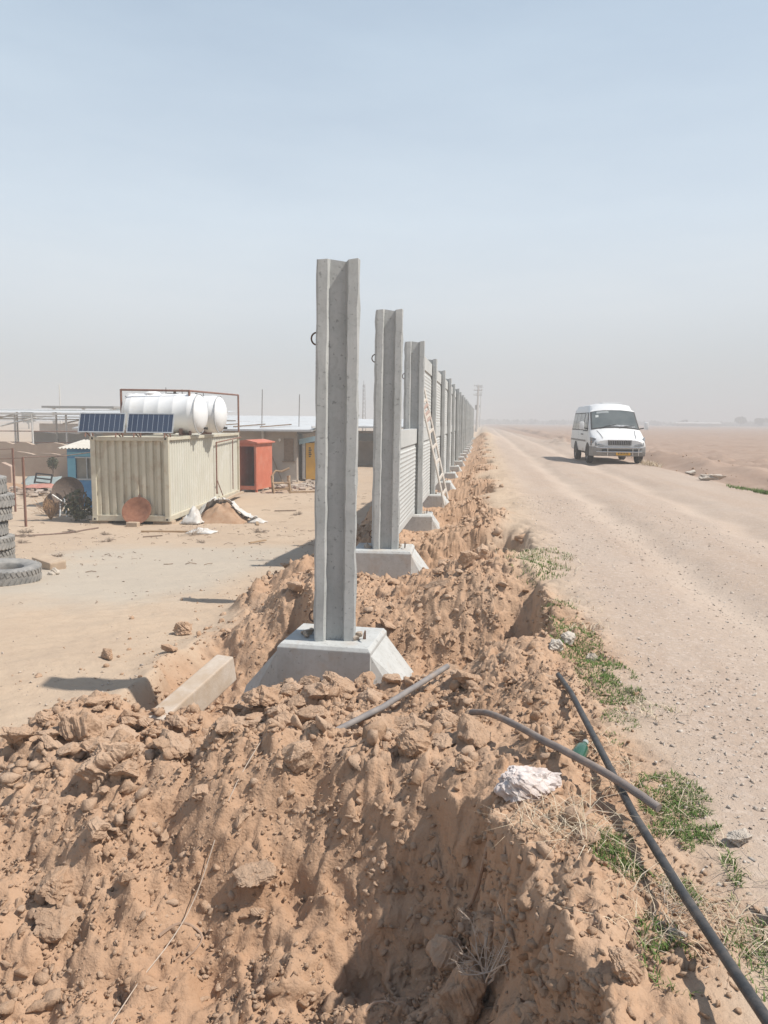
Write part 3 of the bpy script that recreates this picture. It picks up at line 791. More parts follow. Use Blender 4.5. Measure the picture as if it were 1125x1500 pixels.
def lying(xy, r, lift=(0, 0), frac=.55, deg=2):
    """stiff pipe resting on the bumps under it"""
    P = np.array(xy); t = np.linspace(0, 1, len(P)); u = np.linspace(0, 1, 15)
    xs = np.interp(u, t, P[:, 0]); ys = np.interp(u, t, P[:, 1]); xs[1:-1] = (xs[:-2] + 2 * xs[1:-1] + xs[2:]) / 4
    g = terrain(xs, ys)[0]; c = np.polyfit(u, g, deg); base = np.polyval(c, u)
    base = base + np.quantile(g - base, .5 + frac / 2) + r + lift[0] * (1 - u) + lift[1] * u
    return [tuple(p) for p in np.stack([xs, ys, base], 1)]
tag(MB().tube(lying([(-.03, 4.07), (.06, 3.88), (.17, 3.62), (.30, 3.35), (.44, 3.14), (.56, 2.98), (.68, 2.83)], .0165, (.01, .035), .85), .0165, 12).build('old_pipe', M['oldpipe'], None, smooth=True),
    'bent brown pipe crossing over the long black pipe', 'pipe')
bend = lying([(-.86, 4.10), (-.57, 4.47), (-.21, 5.15)], .017, (.02, .02), 1., 1)
tag(MB().tube(bend, .019, 12).build('grey_pipe', simple('dusty_pale_pipe', (.20, .185, .18), (.28, .25, .23), .75, 14, dirt=(.36, .27, .2), dscale=6, damt=.7), None, smooth=True),
    'short straight grey pipe lying across the rubble below the nearest footing', 'pipe')
tag(MB().tube(along([(-.98, 4.35), (-1.2, 3.6), (-1.42, 2.9), (-1.55, 2.2)], .02, 40), .0028, 5).build('string_line', M['string'], None, smooth=True), 'pale string line stretched down the near slope', 'string')
tag(MB().tube(along([(-2.9, 3.9), (-2.4, 4.25), (-1.9, 4.5), (-1.4, 4.05), (-1.1, 4.3)], .012, 40), .004, 5).build('rope', M['string'], None, smooth=True), 'frayed tan cord half buried in the rubble at left', 'cord')
for pts, lab in (([(-.02, 3.0), (.08, 2.92), (.18, 2.94), (.27, 2.9)], 'dry root lying across the soil under the chalk white rock'),
                 ([(-1.42, 3.12), (-1.33, 3.2), (-1.22, 3.18), (-1.28, 3.05)], 'pale forked root sticking out of the near slope at left'),
                 ([(.38, 2.62), (.40, 2.78), (.47, 2.9), (.54, 2.93)], 'curled tan root beside the pipe crossing'),
                 ([(-.45, 2.55), (-.36, 2.62), (-.26, 2.6)], 'thin dark root in the floor of the near hole')):
    tag(MB().tube(along(pts, .012, 16), [.008 - .0003 * i for i in range(16)], 6).build('root', M['root'], None, smooth=True), lab, 'root')

# green bottle and rag caught under the brown pipe
M['green'] = simple('green_glass', (.03, .09, .06), (.05, .12, .08), .15, spec=.6)
bt = thing('green_bottle', 'crushed dark green bottle lying beside the bent brown pipe', 'bottle', pz(.46, 3.38, .035), 1.2)
MB().lathe([(0, -.06), (.03, -.058), (.034, -.04), (.033, .03), (.026, .05), (.013, .065), (.012, .09), (0, .09)], 16, Matrix.Rotation(R(84), 4, 'Y')).build('bottle_body', M['green'], bt, smooth=True)
MB().lathe([(0, .085), (.014, .085), (.014, .105), (0, .105)], 12, Matrix.Rotation(R(84), 4, 'Y')).build('cap', simple('pale_cap', (.4, .42, .4)), bt, smooth=True)

# ================================================================== minibus
def van_paint():
    nt = NT('dusty_white_paint'); tc = nt.add('ShaderNodeTexCoord'); v = tc.outputs['Object']; sx = nt.add('ShaderNodeSeparateXYZ'); nt.link(v, sx.inputs[0])
    n = nt.noise(v, 2.2, 7, .65); splash = nt.math('ADD', nt.math('MULTIPLY', sx.outputs['Z'], -1.5), nt.math('MULTIPLY', n, 1.5))
    c = nt.mix(nt.ramp(nt.noise(v, 1.3, 5), .3, .7), (.72, .72, .71), (.66, .655, .64))
    c = nt.mix(nt.math('MULTIPLY', nt.ramp(splash, -.75, .15), .75), c, (.46, .385, .31))
    nt.link(c, nt.b.inputs['Base Color']); nt.b.inputs['Roughness'].default_value = .38
    return nt.m
M['white'] = van_paint()
M['white_old'] = simple('dusty_white_paint', (.70, .70, .69), (.66, .655, .64), .35, 2, dirt=(.55, .48, .41), dscale=1.6, damt=.22, spec=.5)
M['glass'] = simple('dark_glass', (.085, .10, .10), (.14, .155, .15), .08, 1.3, spec=.6)
M['rubber'] = simple('black_rubber', (.035, .034, .033), (.06, .052, .046), .85, 10)
M['bumper'] = simple('grey_plastic', (.21, .205, .20), (.27, .255, .235), .6, 5)
M['dark'] = simple('black_plastic', (.025, .025, .025), (.04, .038, .035), .6)
M['chrome'] = simple('chrome_bar', (.62, .62, .62), (.5, .5, .5), .25, metal=.9)
M['lens'] = simple('lamp_glass', (.13, .135, .135), (.24, .245, .25), .15, 14, spec=.6)
M['amber'] = simple('yellow_plate', (.72, .40, .03), (.66, .36, .03), .5)
M['rim'] = simple('dusty_steel_rim', (.38, .36, .34), (.28, .25, .22), .6, 8)
van = thing('minibus', 'white minibus parked on the dirt road, facing the camera', 'minibus', (4.95, 30.35, -.02), .035)
# profile rows from nose to tail: y, then (x, z) from sill to roof centre
ST = [(-.97, [(.74, .50), (.80, .58), (.83, .70), (.80, .80), (.72, .86), (.55, .89), (.28, .905), (0, .91)]),
      (-.90, [(.90, .44), (.95, .58), (.95, .72), (.90, .86), (.80, .93), (.58, .96), (.30, .98), (0, .985)]),
      (-.55, [(.96, .42), (.99, .60), (.99, .80), (.96, .97), (.87, 1.05), (.62, 1.09), (.32, 1.115), (0, 1.12)]),
      (-.10, [(.97, .42), (1.00, .62), (1.00, .88), (.97, 1.14), (.90, 1.21), (.64, 1.255), (.34, 1.285), (0, 1.29)]),
      (-.06, [(.97, .42), (1.00, .62), (1.00, .88), (.98, 1.15), (.91, 1.25), (.65, 1.29), (.34, 1.32), (0, 1.33)]),
      (.68, [(.97, .42), (1.00, .62), (1.00, .88), (.98, 1.16), (.84, 1.96), (.60, 2.00), (.32, 2.025), (0, 2.03)]),
      (.80, [(.97, .42), (1.00, .62), (1.00, .88), (.98, 1.16), (.845, 1.98), (.68, 2.06), (.36, 2.10), (0, 2.11)]),
      (1.12, [(.97, .42), (1.00, .62), (1.00, .88), (.98, 1.16), (.85, 1.99), (.72, 2.20), (.38, 2.265), (0, 2.275)]),
      (1.6, [(.97, .42), (1.00, .62), (1.00, .88), (.98, 1.16), (.85, 1.99), (.73, 2.22), (.40, 2.29), (0, 2.30)]),
      (4.3, [(.97, .42), (1.00, .62), (1.00, .88), (.98, 1.16), (.85, 1.99), (.73, 2.20), (.40, 2.27), (0, 2.28)]),
      (4.52, [(.94, .46), (.97, .62), (.97, .88), (.95, 1.16), (.82, 1.96), (.70, 2.12), (.38, 2.18), (0, 2.19)])]
def row(i, s=1): return [Vector((s * x, ST[i][0], z)) for x, z in ST[i][1]]
body = MB()
rows = []
for i in range(len(ST)):
    l = row(i, -1); r = row(i, 1)
    rows.append(l + r[::-1][1:])
body.grid(rows)
body._add(rows[-1], [tuple(range(len(rows[-1])))]); body._add(rows[0], [tuple(range(len(rows[0])))[::-1]])
body._add([(-.97, -.55, .42), (.97, -.55, .42), (.97, 4.3, .42), (-.97, 4.3, .42)], [(0, 1, 2, 3)])
body.build('body', M['white'], van, smooth=True, angle=42)
def side(y, h, s):
    """point on the body side at height h (waist to gutter) or lower side"""
    x = np.interp(h, [.42, .62, .88, 1.16, 1.99], [.97, 1.0, 1.0, .98, .85]); return Vector((s * x, y, h))
def patch(name, ys, zs, s, mat, out=.008, parent=van):
    """plate following the body side; ys at the bottom and top edge for the two ends"""
    m = MB(); G = []
    for t in np.linspace(0, 1, 5):
        h = zs[0] + (zs[1] - zs[0]) * t
        G.append([side((ys[0] + (ys[2] - ys[0]) * t) * (1 - u) + (ys[1] + (ys[3] - ys[1]) * t) * u, h, s) + Vector((s * out, 0, out * .15)) for u in np.linspace(0, 1, 4)])
    m.grid(G); m.grid([[p - Vector((s * .02, 0, 0)) for p in g] for g in G])
    return m.build(name, mat, parent)
for s in (-1, 1):
    patch('window_seal', (.22, 1.32, .80, 1.28), (1.20, 1.93), s, M['dark'], .004)
    w = patch('side_window', (.36, .72, .80, .80), (1.24, 1.90), s, M['glass'], .011)
    w = patch('side_window', (.76, 1.27, .84, 1.24), (1.24, 1.90), s, M['glass'], .011)
    patch('window_seal', (1.42, 4.30, 1.42, 4.26), (1.23, 1.93), s, M['dark'], .004)
    for y0, y1 in ((1.46, 2.36), (2.42, 3.32), (3.38, 4.24)):
        patch('side_window', (y0, y1, y0, y1), (1.27, 1.89), s, M['glass'], .011)
    d = patch('door_seam', (1.36, 1.375, 1.36, 1.375), (.50, 1.95), s, M['dark'], .004)
    d = patch('door_seam', (.24, .255, .24, .255), (.52, 1.18), s, M['dark'], .004)
    if s < 0: patch('door_seam', (2.39, 2.405, 2.39, 2.405), (.50, 1.24), s, M['dark'], .004)
    patch('rub_strip', (.45, 4.3, .45, 4.3), (.80, .87), s, M['bumper'], .012)
    MB().box(side(1.22, 1.08, s) + Vector((s * .02, 0, 0)), (.03, .16, .035)).build('door_handle', M['dark'], van, bevel=.006)
    if s < 0: MB().box(side(1.52, 1.08, s) + Vector((s * .02, 0, 0)), (.03, .18, .04)).build('door_handle', M['dark'], van, bevel=.006)
    mr = MB().box((s * 1.21, .22, 1.42), (.17, .10, .30)).build('wing_mirror', M['white'], van, bevel=.035, smooth=True)
    MB().bar((s * 1.14, .24, 1.34), (s * .95, .34, 1.30), .04).build('mirror_arm', M['dark'], mr)
    MB().quad(*[(s * 1.21 + dx, .275, 1.42 + dz) for dx, dz in ((-.07, -.13), (.07, -.13), (.07, .13), (-.07, .13))]).build('mirror_glass', M['glass'], mr)
    hl = MB(); G = []; H2 = []
    for u in np.linspace(0, 1, 7):
        x = 1.0 - .46 * u
        lo = .68 + .02 * u; hi = 1.0 - .14 * u - .12 * u * u
        yy = np.interp(x, [.5, .60, .84, .93, 1.0], [-1.0, -.99, -.955, -.86, -.58])
        G.append([(s * (x + .012), yy - .02 + .11 * t * t, lo + (hi - lo) * t) for t in (0, .33, .66, 1)])
        H2.append([(s * (x - .03), yy + .12, lo + (hi - lo) * t) for t in (0, .33, .66, 1)])
    hl.grid(G).grid(H2)
    for e_ in (0, -1): hl.grid([[a[e_] for a in G], [a[e_] for a in H2]])
    hl.grid([G[0], H2[0]]).grid([G[-1], H2[-1]])
    hl.build('headlight', M['lens'], van, smooth=True)
    MB().box((s * .97, -.64, .80), (.03, .14, .13)).build('indicator', simple('orange_lens', (.45, .2, .08), None, .2), van, bevel=.01)
# windscreen follows the slope between cowl and roof brow
def slope(u, t, out):
    a, b = row(4), row(5)
    la = [Vector((-p.x, p.y, p.z)) for p in a[4:]] + a[4:][::-1][1:]; lb = [Vector((-p.x, p.y, p.z)) for p in b[4:]] + b[4:][::-1][1:]
    xs = np.linspace(0, 1, len(la)); pa = Vector([np.interp(u, xs, [q[i] for q in la]) for i in range(3)]); pb = Vector([np.interp(u, xs, [q[i] for q in lb]) for i in range(3)])
    return pa.lerp(pb, t) + Vector((0, -out * .72, out * .68))
ws = MB().grid([[slope(u, t, .006) for u in np.linspace(.0, 1., 13)] for t in np.linspace(.015, .985, 6)]).build('windscreen_seal', M['dark'], van)
ws = MB().grid([[slope(u, t, .014) for u in np.linspace(.035, .965, 13)] for t in np.linspace(.07, .95, 6)]).build('windscreen', M['glass'], van, smooth=True)
for u0 in (.22, .58):
    MB().tube([slope(u0, .02, .03), slope(u0 + .12, .10, .035), slope(u0 + .30, .17, .03)], .010, 5).build('wiper', M['dark'], ws)
MB().grid([[slope(u, t, .019) for u in (.13, .20)] for t in (.62, .74)]).build('sticker', simple('pale_sticker', (.5, .52, .5)), ws)
MB().grid([[slope(u, t, .019) for u in np.linspace(.16, .42, 4)] for t in (.82, .93)]).build('sun_visor', simple('grey_visor', (.30, .32, .32)), ws)
MB().grid([[slope(u, t, .019) for u in np.linspace(.42, .9, 7)] for t in (.09, .17)]).build('dashboard_papers', simple('pale_papers', (.42, .43, .44), (.16, .17, .18), .6, 9), ws)
g = MB().box((0, -.975, .80), (.84, .05, .17)).build('grille', M['dark'], van, bevel=.01)
b = MB()
for q in range(13): b.box((-.39 + q * .065, -1.003, .80), (.022, .012, .155))
b.build('grille_bars', simple('dull_grille', (.33, .33, .33), (.24, .24, .24), .4, metal=.5), g)
MB().box((0, -.99, .895), (.88, .03, .025)).build('grille_trim', M['chrome'], g, bevel=.006)
bp = MB()
prof = [(-1.02, .66), (-1.05, .60), (-1.05, .40), (-1.01, .31), (-.90, .31), (-.90, .66)]
xs = [-1.02, -.94, -.6, 0, .6, .94, 1.02]; back = [.40, .10, .01, 0, .01, .10, .40]
G = [[(x, y + bk, z) for y, z in prof + prof[:1]] for x, bk in zip(xs, back)]
bp.grid(G); bp._add(G[0][:-1], [tuple(range(6))]); bp._add(G[-1][:-1], [tuple(range(6))])
bpo = bp.build('bumper', M['bumper'], van, smooth=True, angle=50)
MB().box((0, -1.055, .52), (1.30, .02, .10)).build('air_intake', M['dark'], bpo, bevel=.008)
pt = MB().box((.12, -1.085, .41), (.52, .02, .125)).build('number_plate', M['amber'], bpo, bevel=.006)
b = MB()
for q, (w_, h_) in enumerate(((.03, .06), (.018, .07), (.035, .05), (.02, .07), (.03, .05), (.02, .065), (.03, .055))): b.box((-.05 + q * .055, -1.098, .41), (w_, .004, h_))
b.build('plate_marks', M['dark'], pt)
bb = MB()
for zz in (.62, .47): bb.tube([(-.82, -.98, zz), (-.70, -1.13, zz), (.70, -1.13, zz), (.82, -.98, zz)], .022, 8)
for xx in (-.45, .45, .66): bb.tube([(xx, -1.13, .62), (xx, -1.13, .34)], .02, 8)
bb.build('bull_bar', M['chrome'], van, smooth=True)
for s in (-1, 1):
    for yw in (0, 2.9):
        ar = MB().prism([(yw + .44 * math.cos(a), .345 + .44 * math.sin(a)) for a in np.linspace(-.12, PI + .12, 16)], 'x', s * .90, s * 1.012).build('wheel_arch', M['dark'], van)
        mt = Matrix.Translation((s * .90, yw, .335)) @ Matrix.Rotation(PI / 2 * s, 4, 'Y')
        wl = MB().lathe([(.20, -.09), (.30, -.10), (.335, -.07), (.34, .0), (.335, .08), (.30, .125), (.205, .115)], 28, mt, True).build('wheel', M['rubber'], van, smooth=True)
        MB().lathe([(0, .05), (.06, .07), (.075, .055), (.15, .05), (.19, .09), (.205, .10), (.205, 0), (0, 0)], 24, mt).build('rim', M['rim'], wl, smooth=True)
for s in (-1, 1):
    hsm = MB().tube([(s * .60, -.92, .975), (s * .63, -.55, 1.102), (s * .70, -.12, 1.245)], .008, 5).build('bonnet_seam', M['bumper'], van)
MB().box((.15, 1.95, 2.315), (.75, .65, .05)).build('roof_hatch', M['white'], van, bevel=.02)
MB().box((0, 2.0, .36), (1.3, 4.0, .16)).build('chassis', M['dark'], van)
# ================================================================== yard on the left
GZ = lambda x, y: hz(x, y)
# ---- shipping container
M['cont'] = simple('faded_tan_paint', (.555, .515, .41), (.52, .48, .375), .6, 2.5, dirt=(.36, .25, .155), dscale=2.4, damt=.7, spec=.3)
M['contside'] = simple('sunlit_side_paint', (.58, .565, .485), (.55, .53, .45), .6, 1.2, dirt=(.66, .65, .60), dscale=1.6, damt=.75)  # paler copy of the container tan; sunlight on this wall put into its colour
M['rust'] = simple('rust', (.27, .125, .075), (.20, .085, .05), .9, 8, bump=.4)
M['rustpipe'] = simple('rusty_pipe', (.20, .10, .075), (.26, .15, .11), .85, 6)
M['block'] = simple('sandstone_block', (.46, .36, .26), (.40, .30, .22), .95, 7, bump=.5)
cz = -1.66
ct = thing('shipping_container', 'tan corrugated shipping container raised on blocks in the yard', 'container', (-9.60, 22.65, cz), R(5), None)
W, L, H = 2.44, 9.6, 2.62
def corrugated(n, span, depth, flat=.42, slope=.12):
    """zigzag outline: (along, depth) points"""
    pts = []; st = span / n
    for i in range(n):
        a = i * st
        pts += [(a, 0), (a + st * flat, 0), (a + st * (flat + slope), -depth), (a + st * (1 - slope), -depth)]
    pts.append((span, 0)); return pts
fr = MB()
for x in (-W + .075, -.075):
    for y in (.07, L - .07): fr.box((x, y, H / 2), (.15, .14, H))
for y in (.07, L - .07): fr.box((-W / 2, y, .09), (W - .3, .12, .18)); fr.box((-W / 2, y, H - .07), (W - .3, .12, .12))
for x in (-W + .055, -.055): fr.box((x, L / 2, .08), (.10, L - .28, .16)); fr.box((x, L / 2, H - .06), (.10, L - .28, .10))
fr.build('frame', M['cont'], ct, bevel=.012)
e1 = MB(); pts = corrugated(9, W - .30, .07)
G = [[(-W + .15 + a, .085 - d, z) for a, d in pts] for z in (.18, H - .13)]
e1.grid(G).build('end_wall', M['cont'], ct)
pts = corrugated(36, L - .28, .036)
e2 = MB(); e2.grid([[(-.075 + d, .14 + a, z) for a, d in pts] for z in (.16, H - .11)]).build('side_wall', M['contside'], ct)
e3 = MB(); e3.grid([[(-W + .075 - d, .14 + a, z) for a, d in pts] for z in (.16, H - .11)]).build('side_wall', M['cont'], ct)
MB().box((-W / 2, L - .10, H / 2), (W - .3, .03, H - .3)).build('end_wall', M['cont'], ct)
MB().box((-W / 2, L / 2, H - .04), (W - .2, L - .3, .02)).build('roof', M['cont'], ct)
cc = MB()
for x in (-W + .08, -.08):
    for z in (.06, H - .06):
        cco = MB().box((x, .055, z), (.172, .15, .125)).build('corner_casting', M['cont'], ct, bevel=.01)
        MB().box((x, -.021, z), (.055, .006, .06)).build('casting_hole', M['dark'], cco)

# rusty gate frame welded to the long side
gt = MB()
ga, gb = 5.6, 9.4
gt.tube([(.03, ga, .35), (.035, ga, 2.30)], .03, 8); gt.tube([(.03, gb - 1.2, .3), (.035, gb - 1.2, 2.34)], .022, 8); gt.tube([(.03, ga, 2.30), (.035, gb + .3, 2.42)], .025, 8); gt.tube([(.03, ga + .02, .9), (.03, ga + .9, .2)], .02, 6)
gt.build('gate_frame', M['rustpipe'], ct, smooth=True)
MB().bar((.16, .9, -.02), (.10, 9.7, .05), .10, .08).build('side_skid', M['block'], ct)
for i, (x, y) in enumerate(((-2.28, .28), (-.26, .28), (-.3, 9.3), (-2.2, 9.3))):
    w = ct.matrix_basis @ Vector((x, y, 0)); zg = GZ(w.x, w.y)
    if i < 2:
        tag(MB().box((w.x, w.y, (zg + cz) / 2 - .03), (.62, .34, cz - zg + .06)).build('support_block', M['block'], None, bevel=.02),
            ['sandstone block under the left front corner of the container', 'sandstone block under the right front corner of the container'][i], 'block')
# ---- things on the container
CM = Matrix.Translation((-9.60, 22.65, cz)) @ Matrix.Rotation(R(5), 4, 'Z')
M['cell'] = None
def solar_mat():
    nt = NT('solar_cells'); tc = nt.add('ShaderNodeTexCoord')
    br = nt.add('ShaderNodeTexBrick'); br.offset = 0; br.squash = 1
    nt.link(tc.outputs['Object'], br.inputs['Vector'])
    br.inputs['Color1'].default_value = (.018, .035, .075, 1); br.inputs['Color2'].default_value = (.03, .05, .095, 1); br.inputs['Mortar'].default_value = (.32, .36, .42, 1)
    br.inputs['Scale'].default_value = 1; br.inputs['Brick Width'].default_value = .162; br.inputs['Row Height'].default_value = .162; br.inputs['Mortar Size'].default_value = .006
    nt.link(br.outputs['Color'], nt.b.inputs['Base Color']); nt.b.inputs['Roughness'].default_value = .25; nt.b.inputs['Specular IOR Level'].default_value = .5
    return nt.m
M['cell'] = solar_mat()
M['alu'] = simple('aluminium', (.62, .62, .61), (.55, .55, .54), .4, 6, metal=.6)
for i, x0 in enumerate((-2.78, -1.27)):
    w_, h_ = 1.46, .63
    o = thing('solar_panel', ['left solar panel propped on the front roof edge of the container, overhanging its corner', 'right solar panel propped on the front roof edge of the container'][i], 'solar panel', CM @ Vector((x0, -.06, H + .12)), R(5), 'solar panels on the container')
    o.rotation_euler = (R(-19), 0, R(3))
    s = MB().box((w_ / 2, .0, h_ / 2), (w_ - .05, .02, h_ - .05)); so = s.build('cell_sheet', M['cell'], o)
    f = MB(); t = .032
    f.box((w_ / 2, 0, t / 2), (w_, .04, t)).box((w_ / 2, 0, h_ - t / 2), (w_, .04, t)).box((t / 2, 0, h_ / 2), (t, .04, h_ - 2 * t)).box((w_ - t / 2, 0, h_ / 2), (t, .04, h_ - 2 * t))
    f.build('frame', M['alu'], o)
    st = MB()
    for q in (.25, w_ - .25): st.bar((q, .02, .5), (q, .62, -.06), .035).bar((q, .03, .02), (q, .62, -.05), .03).bar((q, .0, .0), (q, .0, -.14), .035)
    st.build('prop_frame', M['rustpipe'], o)
# water tanks
M['tank'] = simple('white_plastic', (.80, .80, .79), (.76, .765, .76), .45, 1.5, dirt=(.62, .56, .47), dscale=1.4, damt=.3, spec=.4)
BAND = simple('band_grey', (.5, .5, .5))
def tank(loc, lab, rz):
    o = thing('water_tank', lab, 'water tank', CM @ Vector(loc), rz, 'water tanks on the container')
    r = .60; c = .62; Lh = 1.24
    prof = [(0, -Lh - .20), (.2, -Lh - .19), (.42, -Lh - .12), (.56, -Lh - .02), (.60, -Lh + .08)]
    for q in np.linspace(-Lh + .25, Lh - .25, 5): prof += [(.606, q - .04), (.612, q - .02), (.612, q + .02), (.606, q + .04)]
    prof += [(.60, Lh - .08), (.56, Lh + .02), (.42, Lh + .12), (.2, Lh + .19), (0, Lh + .20)]
    prof = [(a, b) for a, b in prof]
    mt = Matrix.Translation((0, 0, c + .12)) @ Matrix.Rotation(PI / 2, 4, 'Y') @ Matrix.Diagonal((1.1, 1.1, 1, 1))
    sh = MB().lathe(prof, 40, mt).build('shell', M['tank'], o, smooth=True, angle=50)
    for q in (-Lh + .02, Lh - .02): MB().lathe([(.60, q - .02), (.626, q - .015), (.626, q + .015), (.60, q + .02)], 40, mt).build('end_band', BAND, o, smooth=True)
    lid = MB().lathe([(.27, 1.24), (.27, 1.30), (.24, 1.33), (.12, 1.37), (0, 1.38)], 24, Matrix.Translation((-.42, 0, .12))).build('lid', M['tank'], o, smooth=True)
    vv = MB().box((.30, 0, 1.41), (.40, .05, .03)); vv.tube([(.36, 0, 1.38), (.36, 0, 1.50)], .05, 8); vv.tube([(.05, 0, 1.27), (.05, 0, 1.62)], .012, 5); vv.tube([(.62, .0, 1.2), (.62, .0, 1.56)], .012, 5)
    vv.build('top_fittings', M['dark'], o)
    MB().tube([(Lh + .06, .1, .25), (Lh + .22, .1, .24)], .04, 8).build('outlet_valve', M['dark'], o)
    cr = MB()
    for q in (-.7, .7): cr.box((q, 0, .045), (.12, .95, .09)); cr.box((q, .42, .14), (.10, .12, .16)); cr.box((q, -.42, .14), (.10, .12, .16))
    cr.build('cradle', M['rustpipe'], o)
    return o
tank((-1.02, 2.9, H), 'nearer white water tank lying on the container roof behind the solar panels', R(2))
tank((-.80, 4.75, H), 'farther white water tank, mostly hidden behind the nearer tank on the container', R(2))
# pipe frame round the tanks
rl = thing('pipe_railing', 'rusty pipe railing round the white tanks on the container roof', 'railing', CM @ Vector((0, 0, H)), R(5))
q = [(-2.40, 2.55, 1.52), (-.06, 2.55, 1.50), (-.06, 9.75, 1.60)]
MB().tube(q, .035, 8).build('top_rail', M['rustpipe'], rl, smooth=True)
for x, y, z in q: MB().tube([(x, y, 0), (x, y, z + .02)], .04, 8).build('railing_post', M['rustpipe'], rl, smooth=True)

# ---- rusty dish leaning on the container end
ds = thing('rusty_dish', 'round rusty metal dish leaning on the front of the container', 'dish', (-10.55, 22.30, -1.74))
ds.rotation_euler = (R(62), 0, R(6))
MB().lathe([(0, -.13), (.15, -.12), (.30, -.075), (.44, 0), (.455, .0), (.455, .012), (.43, .012), (.29, -.055), (.15, -.098), (0, -.108)], 36, Matrix.Translation((0, .43, .12))).build('bowl', M['rust'], ds, smooth=True)
MB().tube([(.05, .86, .13), (.06, .92, .16), (.03, .96, .14), (.0, .92, .13), (0, .86, .13)], .012, 6).build('hanging_hook', M['rustpipe'], ds)
tag(MB().box((-10.5, 22.0, GZ(-10.5, 22.) + .06), (.36, .22, .16)).build('prop_brick', M['block'], None, bevel=.02), 'pale brick wedged below the rusty dish', 'brick')

# ---- soil heap and white sacks beside the container
def heap(name, x, y, rx, ry, h, mat, lab, cat, seed, kind=None):
    n = 40; G = []
    for i in range(n):
        a = 2 * PI * i / n; rowp = []
        for t in np.linspace(0, 1, 12):
            px = math.cos(a) * t; py = math.sin(a) * t
            e = 1 + .5 * float(fbm(np.array([px * 2 + seed]), np.array([py * 2]), seed, 3)[0])
            wx, wy = x + px * rx * e, y + py * ry * e
            rowp.append((wx, wy, GZ(wx, wy) - .02 + h * max(0, 1 - t ** 1.6) * (1 + .5 * float(fbm(np.array([px * 5]), np.array([py * 5 + seed]), seed, 3)[0]))))
        G.append(rowp)
    G.append(G[0])
    return tag(MB().grid(G).build(name, mat, None, smooth=True), lab, cat, None, kind)
M['heap'] = simple('brown_heap', (.33, .20, .12), (.40, .27, .18), .95, 5, bump=.6, bscale=22)
M['sack'] = simple('white_sacking', (.66, .65, .62), (.54, .51, .47), .8, 5, dirt=(.42, .33, .25), dscale=3, damt=.7)
heap('soil_heap', -8.35, 23.9, .85, .8, .62, M['heap'], 'heap of brown soil spilling from torn white sacks by the container', 'soil heap', 5)
def draped(a0, a1, t0, t1, lift, seed, lab):
    """crumpled torn sacking lying over part of the heap"""
    G = []
    for a in np.linspace(a0, a1, 18):
        rowp = []
        for t in np.linspace(t0, t1, 9):
            px, py = math.cos(a) * t, math.sin(a) * t
            e = 1 + .5 * float(fbm(np.array([px * 2 + 5]), np.array([py * 2]), 5, 3)[0])
            wx, wy = -8.35 + px * .85 * e, 23.9 + py * .8 * e
            n_ = float(fbm(np.array([px * 7 + seed]), np.array([py * 7]), seed, 3)[0]); n2_ = float(fbm(np.array([px * 3 + seed]), np.array([py * 3 + 7]), seed + 2, 3)[0])
            rowp.append((wx + .35 * n2_, wy + .3 * n_, GZ(wx, wy) + lift + .62 * max(0, 1 - t ** 1.6) + .32 * n_ + .1))
        G.append(rowp)
    o = MB().grid(G).build('torn_sack', M['sack'], None, smooth=True, angle=70); o.modifiers.new('thickness', 'SOLIDIFY').thickness = .015
    tag(o, lab, 'sack', 'torn white sacks by the container')
draped(2.2, 3.6, .25, 1.05, .10, 1, 'torn white sack hanging down the left flank of the soil heap by the container')
draped(.9, 2.3, .1, .9, .08, 2, 'torn white sack draped over the top of the soil heap')
draped(-.3, .8, .45, 1.25, .02, 3, 'frayed white sack on the right shoulder of the soil heap')
def loose(x, y, w_, d, rise, seed, lab):
    G = [[(x + w_ * (u - .5) + .1 * float(fbm(np.array([v * 5.]), np.array([u * 5. + seed]), seed + 5, 3)[0]), y + d * (v - .5), GZ(x, y) + .03 + rise * (math.sin(PI * u) * math.sin(PI * v)) * (1 + 1.8 * float(fbm(np.array([u * 5 + seed]), np.array([v * 5]), seed, 3)[0])) + .12 * rise * float(fbm(np.array([u * 14 + seed]), np.array([v * 14]), seed, 2)[0])) for u in np.linspace(0, 1, 20)] for v in np.linspace(0, 1, 12)]
    o = MB().grid(G).build('torn_sack', M['sack'], None, smooth=True, angle=70); o.modifiers.new('thickness', 'SOLIDIFY').thickness = .015
    tag(o, lab, 'sack', 'torn white sacks by the container')
loose(-8.98, 22.9, .62, .5, .42, 4, 'white sack slumped at the foot of the container corner post')
loose(-7.2, 23.9, .6, .45, .10, 5, 'flat scrap of white sack at the right foot of the soil heap')
loose(-7.9, 20.9, .75, .6, .10, 6, 'flattened scrap of pale sacking on the sand in front of the heap')

# ---- tyres
M['tyre'] = simple('dusty_tyre', (.20, .195, .185), (.30, .285, .265), .9, 7, dirt=(.42, .39, .345), dscale=3, damt=.6)
def tyre_mesh():
    prof = [(.29, -.10), (.40, -.135), (.49, -.125), (.525, -.10), (.53, -.02), (.53, .02), (.525, .10), (.49, .125), (.40, .135), (.29, .10), (.275, .08), (.275, -.08)]
    m = MB().lathe(prof, 48, None, True)
    for i in range(40):
        a = 2 * PI * i / 40
        for s in (-1, 1):
            m.box((math.cos(a + s * .03) * .53, math.sin(a + s * .03) * .522, s * .07), (.03, .05, .085), Matrix.Rotation(a, 3, 'Z') @ Matrix.Rotation(s * .5, 3, 'X'))
    return m.mesh('tyre', M['tyre'], smooth=True, angle=40)
tm = tyre_mesh()
t = link('tyre', tm); t.location = (-7.62, 11.35, GZ(-7.62, 11.35) + .15); t.rotation_euler = (R(2), R(3), .3)
tag(t, 'single tyre lying flat on the ground in front of the tyre stack', 'tyre', 'old lorry tyres')
bx, by = -9.38, 13.3
